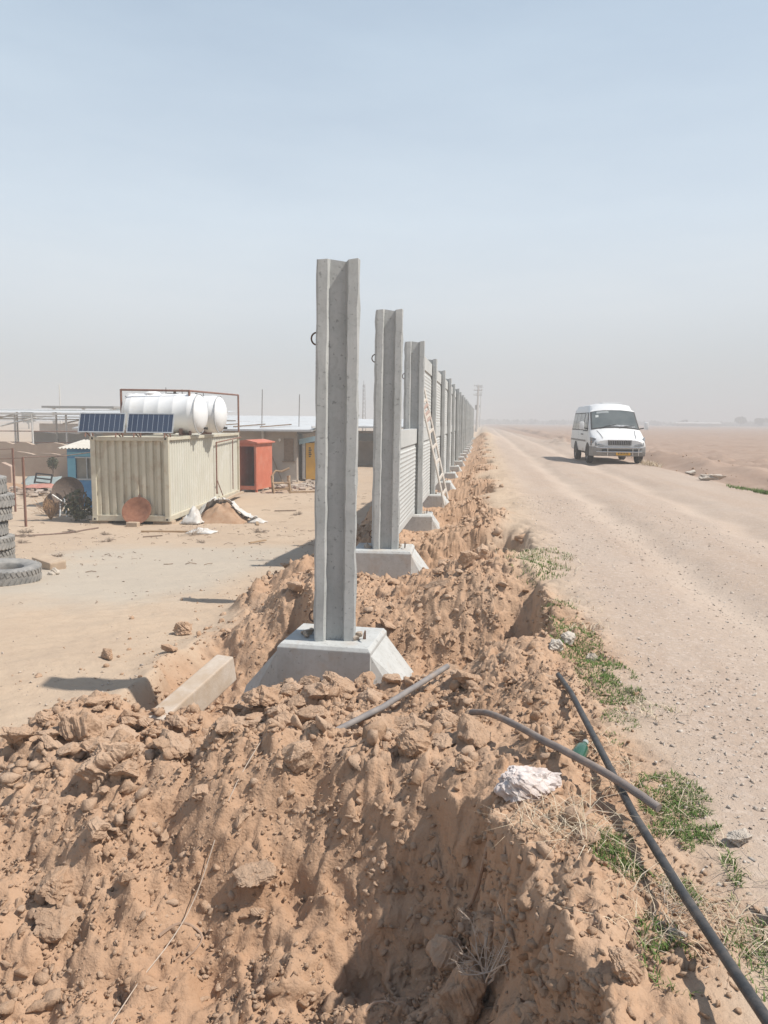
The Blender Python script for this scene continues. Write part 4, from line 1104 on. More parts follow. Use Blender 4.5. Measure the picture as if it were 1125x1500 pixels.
for i in range(6):
    t = link('tyre', tm); t.location = (bx + .05 * math.sin(i * 2.1), by + .05 * math.cos(i * 1.7), GZ(bx, by) + .14 + .262 * i); t.rotation_euler = (0, R([0, 1, -1, 1, 0, 2][i]), i)
    if i == 5: t.scale = (1, 1, 1.25); t.location.z += .03
    tag(t, ['bottom tyre of the stack at the left edge', 'second tyre from the bottom of the left-edge stack', 'third tyre from the bottom of the left-edge stack', 'third tyre from the top of the left-edge stack', 'second tyre from the top of the left-edge stack', 'thick pale dusty tyre on top of the left-edge stack'][i], 'tyre', 'old lorry tyres')
bx, by = -7.85, 13.0
st = MB().box((0, 0, .08), (.62, .32, .2)).build('stone_block', M['block'], None, bevel=.03); st.location = (bx, by, GZ(bx, by)); st.rotation_euler = (.05, .08, -.5)
tag(st, 'squared tan stone block on the sand behind the flat tyre', 'block')
rock('small_stone', -7.3, 12.2, .10, 60, 'small brown stone beside the squared stone block', 'stone', (0, 0, 1), M['palestone'])

# ---- rusty stakes of the wire fence
for i, (x, y, h) in enumerate(((-13.37, 21.02, 2.05), (-16.4, 25.2, 2.25), (-12.95, 24.6, 2.1))):
    z = GZ(x, y)
    o = tag(MB().bar((x, y, z - .1), (x, y, z + h), .055).build('iron_stake', M['rustpipe'], None), ['nearest rusty iron stake standing in the yard by the tyres', 'farther rusty iron stake left of the nearest one', 'rusty iron stake in front of the blue kiosk'][i], 'stake', 'rusty fence stakes')
M['wire'] = simple('rusty_wire', (.16, .11, .09), (.22, .15, .12), .8)
for i, (a, b) in enumerate((((-21., 25.0, .38), (-16.4, 25.2, .42)), ((-13.37, 21.02, .36), (-12.95, 24.6, .40)), ((-20, 21.5, .1), (-13.37, 21.02, .34)))):
    tag(MB().tube([a, ((a[0] + b[0]) / 2, (a[1] + b[1]) / 2, (a[2] + b[2]) / 2 - .06), b], .014, 5).build('fence_wire', M['wire'], None),
        ['rusty wire running left from the farther stake', 'rusty wire between the nearest stake and the stake by the kiosk', 'rusty wire running left from the nearest stake'][i], 'wire')

# ---- blue kiosk
M['blue'] = simple('blue_paint', (.07, .22, .43), (.09, .27, .49), .6, 3, dirt=(.22, .30, .36), dscale=2.5, damt=.5)
M['blue2'] = simple('light_blue_paint', (.16, .40, .52), (.18, .44, .55), .6, 3)
M['sheet'] = simple('pale_sheet_roof', (.58, .55, .49), (.52, .48, .42), .6, 3)
kx, ky = -15.5, 27.2; kz = GZ(kx, ky)
kk = thing('blue_kiosk', 'small blue kiosk with a window, behind the container', 'kiosk', (kx, ky, kz), R(4))
KW, KD, KH = 1.75, 1.6, 2.2
m = MB(); m.box((KW / 2, 0, .52), (KW, .06, 1.04)).box((.16, 0, 1.47), (.32, .06, .86)).box((KW - .10, 0, 1.47), (.20, .06, .86)).box((KW / 2, 0, 2.05), (KW, .06, .30))
m.box((.03, KD / 2 + .03, KH / 2), (.06, KD, KH)).box((KW - .03, KD / 2 + .03, KH / 2), (.06, KD, KH)).box((KW / 2, KD + .06, KH / 2), (KW - .12, .06, KH))
m.build('walls', M['blue'], kk)
MB().box((.17, -.035, 1.15), (.30, .012, 1.4)).build('corner_panel', M['blue2'], kk)
MB().box((KW / 2, -.04, 2.0), (KW - .04, .03, .16)).build('fascia', M['blue2'], kk)
wf = MB().box((.93, -.01, 1.06), (1.24, .08, .06)).box((.93, -.01, 1.88), (1.24, .08, .05)).box((.75, -.01, 1.47), (.035, .07, .78)).box((1.12, -.01, 1.47), (.03, .07, .78)).build('window_frame', simple('grey_frame', (.5, .52, .52)), kk)
MB().box((.93, .03, 1.47), (1.20, .01, .78)).build('pane', simple('dusty_pane', (.24, .23, .20), (.30, .28, .24), .35, 4), wf)
rf = MB(); pts = corrugated(16, KW + .44, .03); rf.grid([[(-.22 + a, y, z + d) for a, d in pts] for y, z in ((-.3, 2.24), (KD + .3, 2.50))]).build('roof', M['sheet'], kk)
# ---- old mesh dish on legs
M['mesh'] = simple('brown_mesh', (.17, .125, .10), (.11, .085, .07), .9, 22, bump=.6, bscale=30)
dz_ = GZ(-14.05, 24.4)
md = thing('mesh_dish', 'dark brown mesh dish tilted on pale legs beside the blue kiosk', 'dish', (-14.1, 24.4, dz_))
pr = [(0, -.20), (.25, -.18), (.5, -.10), (.72, .03), (.80, .1)]
MB().lathe(pr + [(a, b + .02) for a, b in pr[::-1]], 32, Matrix.Translation((.12, .1, .80)) @ Matrix.Scale(.66, 4) @ Matrix.Rotation(R(38), 4, 'Y') @ Matrix.Rotation(R(62), 4, 'X')).build('reflector', M['mesh'], md, smooth=True)
pr = [(0, -.12), (.3, -.1), (.50, .0)]
MB().lathe(pr + [(a, b + .02) for a, b in pr[::-1]], 24, Matrix.Translation((-.30, -.12, .40)) @ Matrix.Scale(.8, 4) @ Matrix.Rotation(R(-18), 4, 'Y') @ Matrix.Rotation(R(74), 4, 'X')).build('lower_rim', M['mesh'], md, smooth=True)
for a, b in (((.02, -.3, .0), (-.03, -.15, .42)), ((.28, -.3, .0), (.10, -.15, .62))): MB().tube([a, b], .035, 8).build('leg', M['alu'], md, smooth=True)
MB().tube([(.05, -.15, .5), (-.2, -.35, .75)], .03, 6).build('feed_arm', M['alu'], md)

# ---- red kiosk
M['red'] = simple('orange_red_paint', (.50, .135, .075), (.56, .17, .10), .55, 3, dirt=(.55, .30, .22), dscale=2.5, damt=.5)
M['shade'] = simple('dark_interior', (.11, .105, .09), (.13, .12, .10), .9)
rx_, ry_ = -10.40, 34.6; rz_ = GZ(rx_, ry_) + .12
rk = thing('red_kiosk', 'open fronted orange red kiosk behind the far end of the container', 'kiosk', (rx_, ry_, rz_), R(-6))
# local: front faces -y, right side +x; origin at the front right corner
KW, KD, KH = .92, 1.9, 2.15
m = MB(); m.box((-KW + .05, 0, KH / 2), (.10, .08, KH)).box((-.05, 0, KH / 2), (.10, .08, KH)).box((-KW / 2, 0, .09), (KW - .2, .08, .18)).box((-KW / 2, 0, KH - .07), (KW - .2, .08, .14))
m.box((-.02, KD / 2 + .04, KH / 2), (.04, KD, KH)).box((-KW + .02, KD / 2 + .04, KH / 2), (.04, KD, KH)).build('walls', M['red'], rk, bevel=.006)
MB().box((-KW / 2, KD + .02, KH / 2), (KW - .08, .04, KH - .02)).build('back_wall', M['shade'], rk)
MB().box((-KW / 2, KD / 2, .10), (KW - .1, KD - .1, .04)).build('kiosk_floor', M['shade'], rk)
MB().prism([(-KW - .12, KH), (.12, KH), (.12, KH + .05), (-KW / 2, KH + .17), (-KW - .12, KH + .09)], 'y', -.16, KD + .15).build('roof', M['red'], rk)
for x, y in ((-.06, .1), (-.06, KD - .1), (-KW + .06, .1)): MB().box((x, y, -.08), (.09, .09, .16)).build('leg', M['red'], rk)

# ---- long grey shed
M['plaster'] = simple('dusty_plaster', (.37, .325, .285), (.43, .38, .33), .95, 2, dirt=(.32, .26, .21), dscale=1.6, damt=.6, bump=.3, bscale=8)
M['zinc'] = simple('zinc_roof', (.56, .57, .57), (.50, .51, .51), .5, 1.5, dirt=(.42, .36, .31), dscale=1.4, damt=.4)
M['plank'] = simple('old_planks', (.26, .19, .14), (.19, .14, .10), .9, 8)
sx, sy = -9.85, 40.9; sz = GZ(sx, sy)
sh = thing('grey_shed', 'long plastered shed with a low zinc roof behind the red kiosk', 'shed', (sx, sy, sz), R(3))
m = MB(); m.box((-5.6, .1, 1.42), (10.8, .2, 2.84)).box((-.3, 4.2, 1.3), (.2, 8.0, 2.6)).build('walls', M['plaster'], sh)
MB().box((-4.2, -.02, 2.45), (8.4, .06, .82)).build('shaded_fascia', M['shade'], sh) if False else None
MB().box((-.62, -.025, 1.75), (.52, .06, 1.2)).build('shutter', M['plank'], sh)
MB().box((-.62, -.04, 1.12), (.70, .12, .06)).build('sill', M['plank'], sh)
MB().tube([(-2.02, -.12, 0), (-2.02, -.12, 2.75)], .075, 10).build('white_post', simple('white_post', (.62, .62, .6)), sh, smooth=True)
r1 = MB(); r1.grid([[(x, y, z) for x in (-12, .9)] for y, z in ((-1.5, 2.86), (3.2, 3.22), (8.2, 3.05))]); r1.grid([[(x, y, z - .09) for x in (-12, .9)] for y, z in ((-1.5, 2.86), (3.2, 3.22), (8.2, 3.05))])
r1.box((-5.55, -1.5, 2.815), (12.9, .06, .10)).box((.9, 3.3, 2.99), (.05, 9.6, .10)).build('roof', M['zinc'], sh)
b = MB()
for q in range(7): b.bar((-11.5 + q * 1.6, -1.2 + .3 * (q % 3), 2.98), (-9.6 + q * 1.5, .6 + .2 * (q % 2), 3.12), .06)
b.build('roof_battens', M['plank'], sh)
for x, h in ((-2.2, 2.1), (-.15, 1.85)): MB().tube([(x, .4, 2.6), (x + .05, .42, 2.9 + h)], .025, 6).build('roof_rod', M['steel'], sh)
MB().tube([(-.9, -.3, 0), (-1.75, -.1, 1.9)], .03, 6).build('leaning_pole', M['plank'], sh)
# bulb
MB().lathe([(0, -.08), (.06, -.04), (.075, .02), (.04, .08), (0, .08)], 12, Matrix.Translation((-1.1, -.12, 2.28))).build('outside_lamp', M['tank'], sh, smooth=True)
# ---- second shed roof seen between the posts
s2 = thing('far_shed', 'low dark shed with a pale roof seen between the first two posts', 'shed', (-9.6, 55., GZ(-9.6, 55.)), R(3))
MB().box((0, 3, 1.3), (13, .3, 2.6)).build('wall', M['plaster'], s2)
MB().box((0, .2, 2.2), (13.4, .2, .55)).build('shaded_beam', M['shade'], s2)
r1 = MB(); r1.grid([[(x, y, z) for x in (-6.8, 6.8)] for y, z in ((0, 2.95), (6, 3.5), (11, 3.2))]); r1.box((0, 0, 2.9), (13.6, .08, .12)).build('roof', M['zinc'], s2)
for x in (-6.2, -2, 2.2, 6.2): MB().box((x, .2, 1.2), (.16, .16, 2.4)).build('pillar', M['plank'], s2)

# ---- yellow cabin
M['yellow'] = simple('yellow_paint', (.62, .34, .045), (.66, .38, .06), .5, 3, dirt=(.5, .33, .15), dscale=2, damt=.4)
yz = GZ(-9.6, 41.6)
yc = thing('yellow_cabin', 'bright yellow cabin with a pale blue roof, half hidden by the nearest post', 'cabin', (-9.86, 41.4, yz + .12), R(4))
MB().box((.85, .7, 1.0), (1.3, 1.4, 2.0)).build('walls', M['yellow'], yc, bevel=.01)
MB().box((.09, .7, 1.0), (.16, 1.36, 1.96)).build('side_strip', simple('white_strip', (.55, .55, .53)), yc)
MB().prism([(-.15, 1.9), (.9, 2.15), (1.75, 2.02), (1.75, 2.10), (.9, 2.42), (-.15, 2.2)], 'y', -.12, 1.5).build('roof', simple('pale_blue_roof', (.30, .45, .54), (.36, .52, .60)), yc)
b = MB()
for q, w_ in enumerate((.10, .16, .12, .15, .10)): b.box((.42 + .02 * (q % 2), -.008, 1.72 - q * .115), (w_, .012, .07))
b.build('stencil_marks', M['dark'], yc)

# ---- mud walls and ruins
M['mud'] = simple('mud_plaster', (.36, .27, .205), (.42, .325, .25), .95, 1.2, dirt=(.30, .22, .165), dscale=.9, damt=.6, bump=.4, bscale=5)
M['pink'] = simple('pinkish_mud', (.40, .29, .23), (.44, .33, .26), .95, 1.5)
def slab(name, x0, x1, y, h, t, mat, lab, cat, rz=0, z=None, ragged=.12, seed=1):
    z = GZ((x0 + x1) / 2, y) if z is None else z
    g = np.random.default_rng(seed); n = max(4, int(abs(x1 - x0) / .5)); tops = h + g.uniform(-ragged, ragged, n + 1)
    xs = np.linspace(x0, x1, n + 1)
    poly = [(x0, z - .3), (x1, z - .3)] + [(xs[i], z + tops[i]) for i in range(n, -1, -1)]
    return tag(MB().prism(poly, 'y', y, y + t).build(name, mat, None), lab, cat)
slab('mud_wall', -13.4, -6.5, 62, 2.3, .35, M['mud'], 'brown mud wall closing the far end of the yard', 'wall', seed=2)
slab('mud_wall', -27.5, -18.6, 41, 1.35, .35, M['mud'], 'low grey brown mud wall behind the blue kiosk', 'wall', seed=3)
slab('mud_wall', -40, -25.5, 50, 1.55, .4, M['mud'], 'long low mud wall at the far left under the canopy', 'wall', seed=4)
slab('mud_wall', -36, -24.0, 58, 2.2, .4, simple('grey_render', (.36, .34, .31), (.41, .39, .355), .95, 1.5), 'grey rendered wall in the shade of the far canopy', 'wall', seed=5)
slab('mud_wall', -30, -23.9, 36.5, 1.0, .35, M['pink'], 'pinkish stub of wall at the left edge', 'wall', seed=6)
heap('rubble_heap', -23.2, 33, 3.6, 1.4, .42, M['heap'], 'low mound of rubbish and rubble at the far left of the yard', 'rubble', 9)
# turquoise and red sheets thrown on the rubble
def crumpled(name, x, y, w_, d, z0, rise, mat, lab, seed):
    g = [[(x + w_ * (u - .5), y + d * (v - .5), GZ(x, y) + z0 + rise * v + .10 * float(fbm(np.array([u * 4 + seed]), np.array([v * 4]), seed, 3)[0])) for u in np.linspace(0, 1, 16)] for v in np.linspace(0, 1, 10)]
    o = MB().grid(g).build(name, mat, None, smooth=True); o.modifiers.new('thickness', 'SOLIDIFY').thickness = .02
    return tag(o, lab, 'tarpaulin')
crumpled('tarpaulin', -20.75, 34.0, 1.75, .7, .14, .42, simple('faded_turquoise', (.25, .30, .29), (.32, .35, .335)), 'grey turquoise sheet slumped on the rubble at left', 1)
crumpled('tarpaulin', -19.75, 32.6, 1.7, .9, .22, .10, simple('faded_red', (.42, .17, .13), (.48, .25, .19)), 'red sheet spread in front of the turquoise one', 2)
bk = MB()
for a, b in (((0, 0, 0), (0, 0, .5)), ((.75, 0, 0), (.75, 0, .5)), ((0, 0, .48), (.75, 0, .48)), ((0, 0, .26), (.75, 0, .26)), ((0, 0, .06), (.75, 0, .06))): bk.bar(a, b, .06)
o = bk.build('steel_frame', M['dark'], None); o.location = (-20.75, 33.45, GZ(-20.6, 33.4) + .32); o.rotation_euler = (-.3, .1, .1); tag(o, 'small dark frame lying on the turquoise sheet', 'frame')

# ---- wooden scrap: broken chair frame
ch = thing('broken_chair', 'broken bentwood chair frame lying in front of the grey shed', 'chair', (-9.25, 34.6, GZ(-9.25, 34.6)), .4)
M['bent'] = simple('bare_wood', (.40, .28, .17), (.30, .2, .12), .8, 9)
MB().box((0, 0, .46), (.75, .62, .05)).build('seat', M['bent'], ch)
for sx_ in (-.38, .38):
    MB().tube([(sx_, -.45, 0), (sx_ - .05, -.42, .5), (sx_, -.1, .78), (sx_, .35, .74), (sx_ + .05, .4, .0)], .045, 6).build('leg', M['bent'], ch, smooth=True)
MB().tube([(-.4, .32, .72), (-.2, .42, 1.0), (.1, .44, .96), (.45, .36, 1.12)], .05, 6).build('back_rail', M['bent'], ch, smooth=True)
for yy in (-.42, .36): MB().tube([(-.44, yy, .18), (.46, yy, .2)], .04, 6).build('stretcher', M['bent'], ch)
tag(MB().bar((-8.8, 34.3, GZ(-8.8, 34.3) + .05), (-7.6, 34.9, GZ(-7.6, 34.9) + .05), .07).build('loose_plank', M['bent'], None), 'loose plank on the sand right of the broken chair', 'plank')
tag(MB().bar((-9.6, 20.6, GZ(-9.6, 20.6) + .03), (-8.3, 21.0, GZ(-8.3, 21.0) + .04), .05).build('long_stick', M['bent'], None), 'long straight stick on the sand before the container', 'stick')
tag(MB().tube(along([(-14.5, 17.2), (-12.9, 17.9), (-11.6, 19.2), (-11.2, 21.2)], .02, 24), .022, 6).build('hose', M['wire'], None), 'dark hose curving over the sand to the container', 'hose')

# ---- canopy frames
M['whitesteel'] = simple('white_steel', (.62, .61, .58), (.54, .52, .48), .5, 4)
cn = thing('canopy_frame', 'long white steel canopy frame across the far left of the yard', 'canopy', (-31, 52, GZ(-31, 52)), R(2))
MB().box((-1, 0, 3.62), (26, .12, .12)).build('front_beam', M['whitesteel'], cn)
MB().box((-1, 4, 3.90), (26, .12, .12)).build('rear_beam', M['whitesteel'], cn)
MB().grid([[(x, y, z) for x in (-14, 12)] for y, z in ((1.2, 3.76), (6.5, 4.02))]).build('roof_sheet', M['zinc'], cn)
MB().box((-1, 1.9, 3.42), (26, .1, .08)).build('middle_rail', M['whitesteel'], cn)
for i, x in enumerate((-7.5, -4.6, -3.7, -1.2, .3, 3.2, 5.6)):
    MB().tube([(x, .0 if i % 2 else 2.0, 0), (x, .0 if i % 2 else 2.0, 3.6)], .075, 8).build('canopy_post', M['whitesteel'], cn, smooth=True)
for x in (-3.6, 3.2): MB().tube([(x, 0, 2.75), (x + 2.6, 0.2, 3.35)], .07, 6).build('brace', M['whitesteel'], cn)
for i, (x, y) in enumerate(((-9, 6), (-6, 6.2), (-2.6, 6), (1.8, 6.1), (4.4, 6))): MB().tube([(x, y, 0), (x, y, 3.9)], .07, 6).build('canopy_post', M['whitesteel'], cn, smooth=True)
for x in (-8, -1): MB().tube([(x, 4, 2.9), (x + 3, 4.2, 3.6)], .06, 6).build('brace', M['whitesteel'], cn)
MB().box((-1, 6.1, 3.25), (26, .1, .09)).build('back_rail', M['whitesteel'], cn)
for zz in (1.55, 2.35): MB().tube([(-13, .2, zz), (7, .2, zz + .05)], .04, 6).build('cross_rail', M['rustpipe'], cn)
MB().tube([(-3.7, -.2, 1.0), (3.2, .0, 1.25)], .05, 6).build('lower_rail', M['whitesteel'], cn)
fr_ = thing('open_shelter', 'flat dark roof on the skyline behind the white canopy', 'roof', (-50, 92, GZ(-50, 92)), 0)
MB().box((0, 0, 4.75), (9.5, 3, .25)).build('roof_slab', simple('grey_roof', (.28, .27, .25)), fr_)
for x in (-4, 0, 4): MB().box((x, 0, 2.3), (.3, .3, 4.6)).build('pillar', M['whitesteel'], fr_)
for i, (x, y, w_) in enumerate(((-22, 70, 12), (-38, 74, 14))):
    o = thing('roofed_shed', ['pale roofed shed on the skyline left of the nearest post', 'pale roofed shed on the skyline behind the white canopy'][i], 'shed', (x, y, GZ(x, y)))
    MB().box((0, 0, 1.4), (w_, .3, 2.8)).build('wall', M['plaster'], o)
    MB().grid([[(a, b, c) for a in (-w_ / 2 - .5, w_ / 2 + .5)] for b, c in ((-.8, 3.15), (5, 3.75), (9, 3.4))]).build('roof', M['zinc'], o)
# ---- masts
o = thing('thin_mast', 'thin white mast on the skyline at far left', 'mast', (-69.3, 120, GZ(-69.3, 120)))
MB().tube([(0, 0, 0), (0, 0, 8.9)], [.16, .09], 8).build('mast_tube', M['whitesteel'], o)
MB().lathe([(0, 0), (.22, 0), (.22, .12), (0, .12)], 10).build('base_plate', M['steel'], o)
o = thing('lattice_mast', 'faint lattice mast on the skyline between the first two posts', 'mast', (-23.4, 150, GZ(-23.4, 150)))
lt = MB()
for a in range(3):
    c, s = math.cos(a * 2.094), math.sin(a * 2.094); c2, s2 = math.cos((a + 1) * 2.094), math.sin((a + 1) * 2.094)
    lt.tube([(c * .45, s * .45, 0), (c * .22, s * .22, 10.4)], .05, 5)
    for q in range(13):
        r1_, r2_ = .45 - .23 * q / 13, .45 - .23 * (q + 1) / 13
        lt.tube([(c * r1_, s * r1_, q * .8), (c2 * r2_, s2 * r2_, (q + 1) * .8)], .03, 4)
lt.build('lattice', M['steel'], o); MB().tube([(0, 0, 10.3), (0, 0, 11.2)], .04, 5).build('aerial', M['steel'], o)
# ---- power poles beyond the end of the fence
M['pole'] = simple('pale_pole', (.48, .46, .43), (.42, .40, .37), .8)
def power_pole(x, y, h, lab, s=1.):
    o = thing('power_pole', lab, 'power pole', (x, y, GZ(x, y) - .05), 0, 'power poles along the road'); o.rotation_euler = (0, R(1.2), 0)
    MB().tube([(0, 0, 0), (0, 0, h)], [.20, .12], 8).build('shaft', M['pole'], o)
    for dz in (.25, 1.1, 2.0):
        MB().bar((-.8, 0, h - dz), (.8, 0, h - dz), .09).build('crossarm', M['steel'], o)
        for xx in (-.72, -.35, .35, .72): MB().tube([(xx, 0, h - dz), (xx, 0, h - dz + .24)], .06, 6).build('insulator', M['pole'], o)
    MB().box((-.25, -.2, h * .52), (.35, .4, .9)).build('transformer', M['steel'], o)
power_pole(-1.45, 150, 9.0, 'nearest power pole past the far end of the fence')
power_pole(-1.75, 205, 11.2, 'power pole just behind the nearest one, with higher crossarms')
power_pole(-1.6, 285, 14.6, 'faintest and farthest power pole beyond the fence')

# ---- far trees, buildings and tree line
M['leaf'] = simple('dusty_leaves', (.085, .095, .06), (.12, .125, .08), .9, 4)
M['bark'] = simple('bark', (.14, .105, .08))
def leaf_cloud(n, rx, ry, rz_, s, seed, gap=.0):
    g = np.random.default_rng(seed)
    d = g.normal(size=(n, 3)); d /= np.linalg.norm(d, axis=1)[:, None]; r = g.random(n) ** .45
    p = d * r[:, None] * np.array([rx, ry, rz_]) * (1 + .5 * fbm(d[:, 0] * 2 + seed, d[:, 1] * 2 + d[:, 2] * 2, seed, 3))[:, None]
    m = MB()
    for q in p:
        a = Vector(g.normal(size=3)).normalized(); b = Vector(g.normal(size=3)).cross(a).normalized(); sc = s * g.uniform(.6, 1.4)
        c = Vector(q); m.quad(c - a * sc, c + b * sc * .6, c + a * sc, c - b * sc * .6)
    return m
def tree(x, y, h, w_, lab, seed, group=None):
    o = thing('tree', lab, 'tree', (x, y, GZ(x, y)), 0, group)
    tr = MB().tube([(0, 0, -.1), (.05 * h * .2, 0, h * .35), (0, 0, h * .7)], [h * .035, h * .026, h * .01], 7)
    g = random.Random(seed)
    for _ in range(5):
        a = g.uniform(0, 6.28); tr.tube([(0, 0, h * g.uniform(.3, .5)), (math.cos(a) * w_ * .3, math.sin(a) * w_ * .3, h * g.uniform(.6, .8))], [h * .014, h * .006], 5)
    tr.build('trunk', M['bark'], o)
    cm = MB()
    for k in range(5):
        a = g.uniform(0, 6.28); rr = w_ * .25 * g.random()
        c = leaf_cloud(160, w_ * .3, w_ * .3, h * .22, w_ * .07, seed * 9 + k); off = (math.cos(a) * rr, math.sin(a) * rr, h * g.uniform(.5, .82))
        cm._add([(p[0] + off[0], p[1] + off[1], p[2] + off[2]) for p in c.v], c.f)
    cm.build('crown', M['leaf'], o)
    return o
tree(-22.5, 38, 1.35, .6, 'slim dark sapling standing left of the blue kiosk', 3)
tree(-31, 178, 6.2, 5.0, 'rounded tree on the skyline above the grey shed roof', 4)
tree(-6.5, 175, 3.4, 4.2, 'small dark tree at the foot of the nearest power pole', 5)
for i, (x, y, h, w_) in enumerate(((150, 480, 6.5, 9), (157, 470, 5, 8), (168, 480, 6, 12), (178, 490, 5.2, 10), (128, 520, 4, 7))):
    tree(x, y, h, w_, 'hazy tree of the distant clump on the right skyline', 20 + i, 'distant trees on the right skyline')
for i, (x, y, h, w_) in enumerate(((-92, 190, 6.0, 9), (-84, 192, 5.2, 7), (-125, 200, 5.2, 6))):
    tree(x, y, h, w_, ['dark tree on the left skyline behind the white tanks', 'lower dark tree beside the one behind the white tanks', 'small tree on the skyline near the left edge'][i], 30 + i)
o = thing('farm_building', 'long low pale farm building on the right skyline', 'building', (131, 500, GZ(131, 500)))
MB().box((0, 0, .9), (26, 6, 1.8)).build('walls', M['plaster'], o)
MB().prism([(-3.6, 1.8), (3.6, 1.8), (0, 2.7)], 'x', -13.4, 13.4).build('roof', M['whitesteel'], o)
M['hazeleaf'] = simple('distant_leaves', (.07, .08, .06), (.10, .105, .08), .95, 1)
g = np.random.default_rng(77); m = MB()
for i in range(5200):
    a = g.uniform(-.62, .62); d = g.uniform(620, 900); x = math.sin(a) * d; y = math.cos(a) * d
    hh = max(.4, 3.0 + 5.5 * float(fbm(np.array([a * 14]), np.array([1.]), 5, 4)[0]) * 1.6)
    z = g.uniform(-1, hh); s = g.uniform(1.2, 3.2)
    t = g.uniform(0, 6.28); dx, dy = math.cos(t) * s, math.sin(t) * s
    m.quad((x - dx, y - dy, z), (x, y, z - s * .7), (x + dx, y + dy, z), (x, y, z + s * .8))
tag(m.build('treeline', M['hazeleaf'], None), 'hazy band of trees along the whole horizon', 'trees', None, 'stuff')
# pale slab of rubbish on the right verge
for i, (x, y, s_) in enumerate(((6.15, 21.6, .30), (6.5, 25.1, .22), (7.4, 20.6, .18))):
    rock('pale_stone', x, y, s_, 70 + i, ['pale broken slab on the bank right of the road', 'pale stone farther along the bank right of the road', 'small pale stone in the ditch right of the road'][i], 'stone', (0, 0, i), M['palestone'], .3, (1.3, .8, .4))

# ================================================================== grass, straw and dead twigs
def blade_mat(name, a, b):
    nt = NT(name); at = nt.add('ShaderNodeAttribute', attribute_name='tint'); sp = nt.add('ShaderNodeSeparateColor'); nt.link(at.outputs['Color'], sp.inputs['Color'])
    nt.link(nt.mix(sp.outputs['Red'], a, b), nt.b.inputs['Base Color']); nt.b.inputs['Roughness'].default_value = .8; nt.b.inputs['Specular IOR Level'].default_value = .2
    return nt.m
M['grass'] = blade_mat('green_blades', (.085, .16, .035), (.15, .20, .06))
M['straw'] = blade_mat('straw_blades', (.46, .36, .24), (.62, .53, .40))
def blades(name, spots, mat, lab, cat, kind='stuff'):
    vs, fs, ts = [], [], []
    g = np.random.default_rng(len(name) + int(spots[0][0] * 100) % 97)
    for (cx, cy, rx, ry, n, h, lean, wd) in spots:
        a = g.random(n) * 2 * PI; r = g.random(n) ** .6
        x = cx + np.cos(a) * r * rx; y = cy + np.sin(a) * r * ry
        keep = fbm(x * 5, y * 5, 8, 3) > -.12
        x, y = x[keep], y[keep]; z = terrain(x, y)[0] - .005; k = len(x)
        L = h * g.uniform(.4, 1.2, k); d = g.random(k) * 2 * PI; ln = lean * g.uniform(.3, 1.3, k); w_ = wd * g.uniform(.6, 1.3, k)
        px, py = -np.sin(d), np.cos(d)
        for i in range(k):
            o = len(vs); dx, dy = math.cos(d[i]), math.sin(d[i])
            for t, ww in ((0, 1), (.5, .8), (1, 0)):
                ox = dx * L[i] * ln[i] * t * t; oy = dy * L[i] * ln[i] * t * t; oz = L[i] * t * (1 - .35 * min(ln[i], 1.6) * t)
                c = (x[i] + ox, y[i] + oy, z[i] + max(oz, .004 * t))
                if ww: vs += [(c[0] - px[i] * w_[i] * ww, c[1] - py[i] * w_[i] * ww, c[2]), (c[0] + px[i] * w_[i] * ww, c[1] + py[i] * w_[i] * ww, c[2])]
                else: vs.append(c)
            fs += [(o, o + 1, o + 3), (o, o + 3, o + 2), (o + 2, o + 3, o + 4)]; ts += [g.random()] * 5
    me = mesh_np(name, vs, None, fs); t = np.array(ts); attr(me, 'tint', np.stack([t, t, t], 1)); me.materials.append(mat)
    return tag(link(name, me), lab, cat, None, kind)
blades('grass', [(.72, 3.75, .10, .35, 900, 0.025, .9, .002), (.76, 4.55, .18, .42, 2700, 0.030, .9, .0024), (.66, 5.25, .18, .45, 1980, 0.034, .9, .0026), (.62, 5.9, .16, .4, 1080, 0.034, .9, .0028), (.80, 3.05, .15, .30, 2700, 0.030, .9, .002), (.74, 2.62, .16, .25, 2700, 0.030, .9, .002),
                 (.50, 2.60, .10, .16, 900, 0.038, .8, .002), (.84, 2.12, .12, .22, 720, 0.034, .8, .002), (.55, 2.12, .08, .2, 540, 0.038, .9, .002), (.95, 4.2, .12, .2, 216, 0.034, .8, .002),
                 (.55, 7.9, .35, .5, 900, 0.051, .8, .004), (.75, 8.8, .3, .4, 288, 0.051, .8, .004), (.4, 9.0, .3, .6, 270, 0.043, .8, .004)], M['grass'], 'thin green grass along the edge of the dirt road', 'grass')
blades('verge_grass', [(6.9, 17.9, .9, 1.0, 2600, .13, .6, .008), (7.6, 18.6, .9, 1.0, 2200, .13, .6, .008), (6.3, 19.2, .5, .9, 500, .10, .8, .008)], M['grass'], 'patch of green grass on the bank right of the road', 'grass')
blades('dry_straw', [(.62, 2.28, .20, .30, 200, .10, 1.8, .0014), (.86, 2.42, .16, .35, 190, .08, 1.8, .0014), (.80, 2.95, .14, .3, 90, .08, 1.6, .0014), (.35, 2.72, .25, .16, 160, .12, 2.2, .0015), (.92, 3.95, .18, .2, 150, .08, 1.6, .002),
                     (.6, 3.4, .14, .3, 120, .10, 1.8, .0017), (.7, 6.0, .3, .6, 200, .09, 1.5, .003), (.6, 8.4, .5, .8, 260, .10, 1.4, .004), (6.0, 28.8, .3, 1.2, 300, .25, 1., .01)], M['straw'], 'pale dry straw tangled along the black pipe', 'straw')
M['twig'] = simple('bleached_twigs', (.58, .49, .40), (.48, .39, .31), .9, 20)
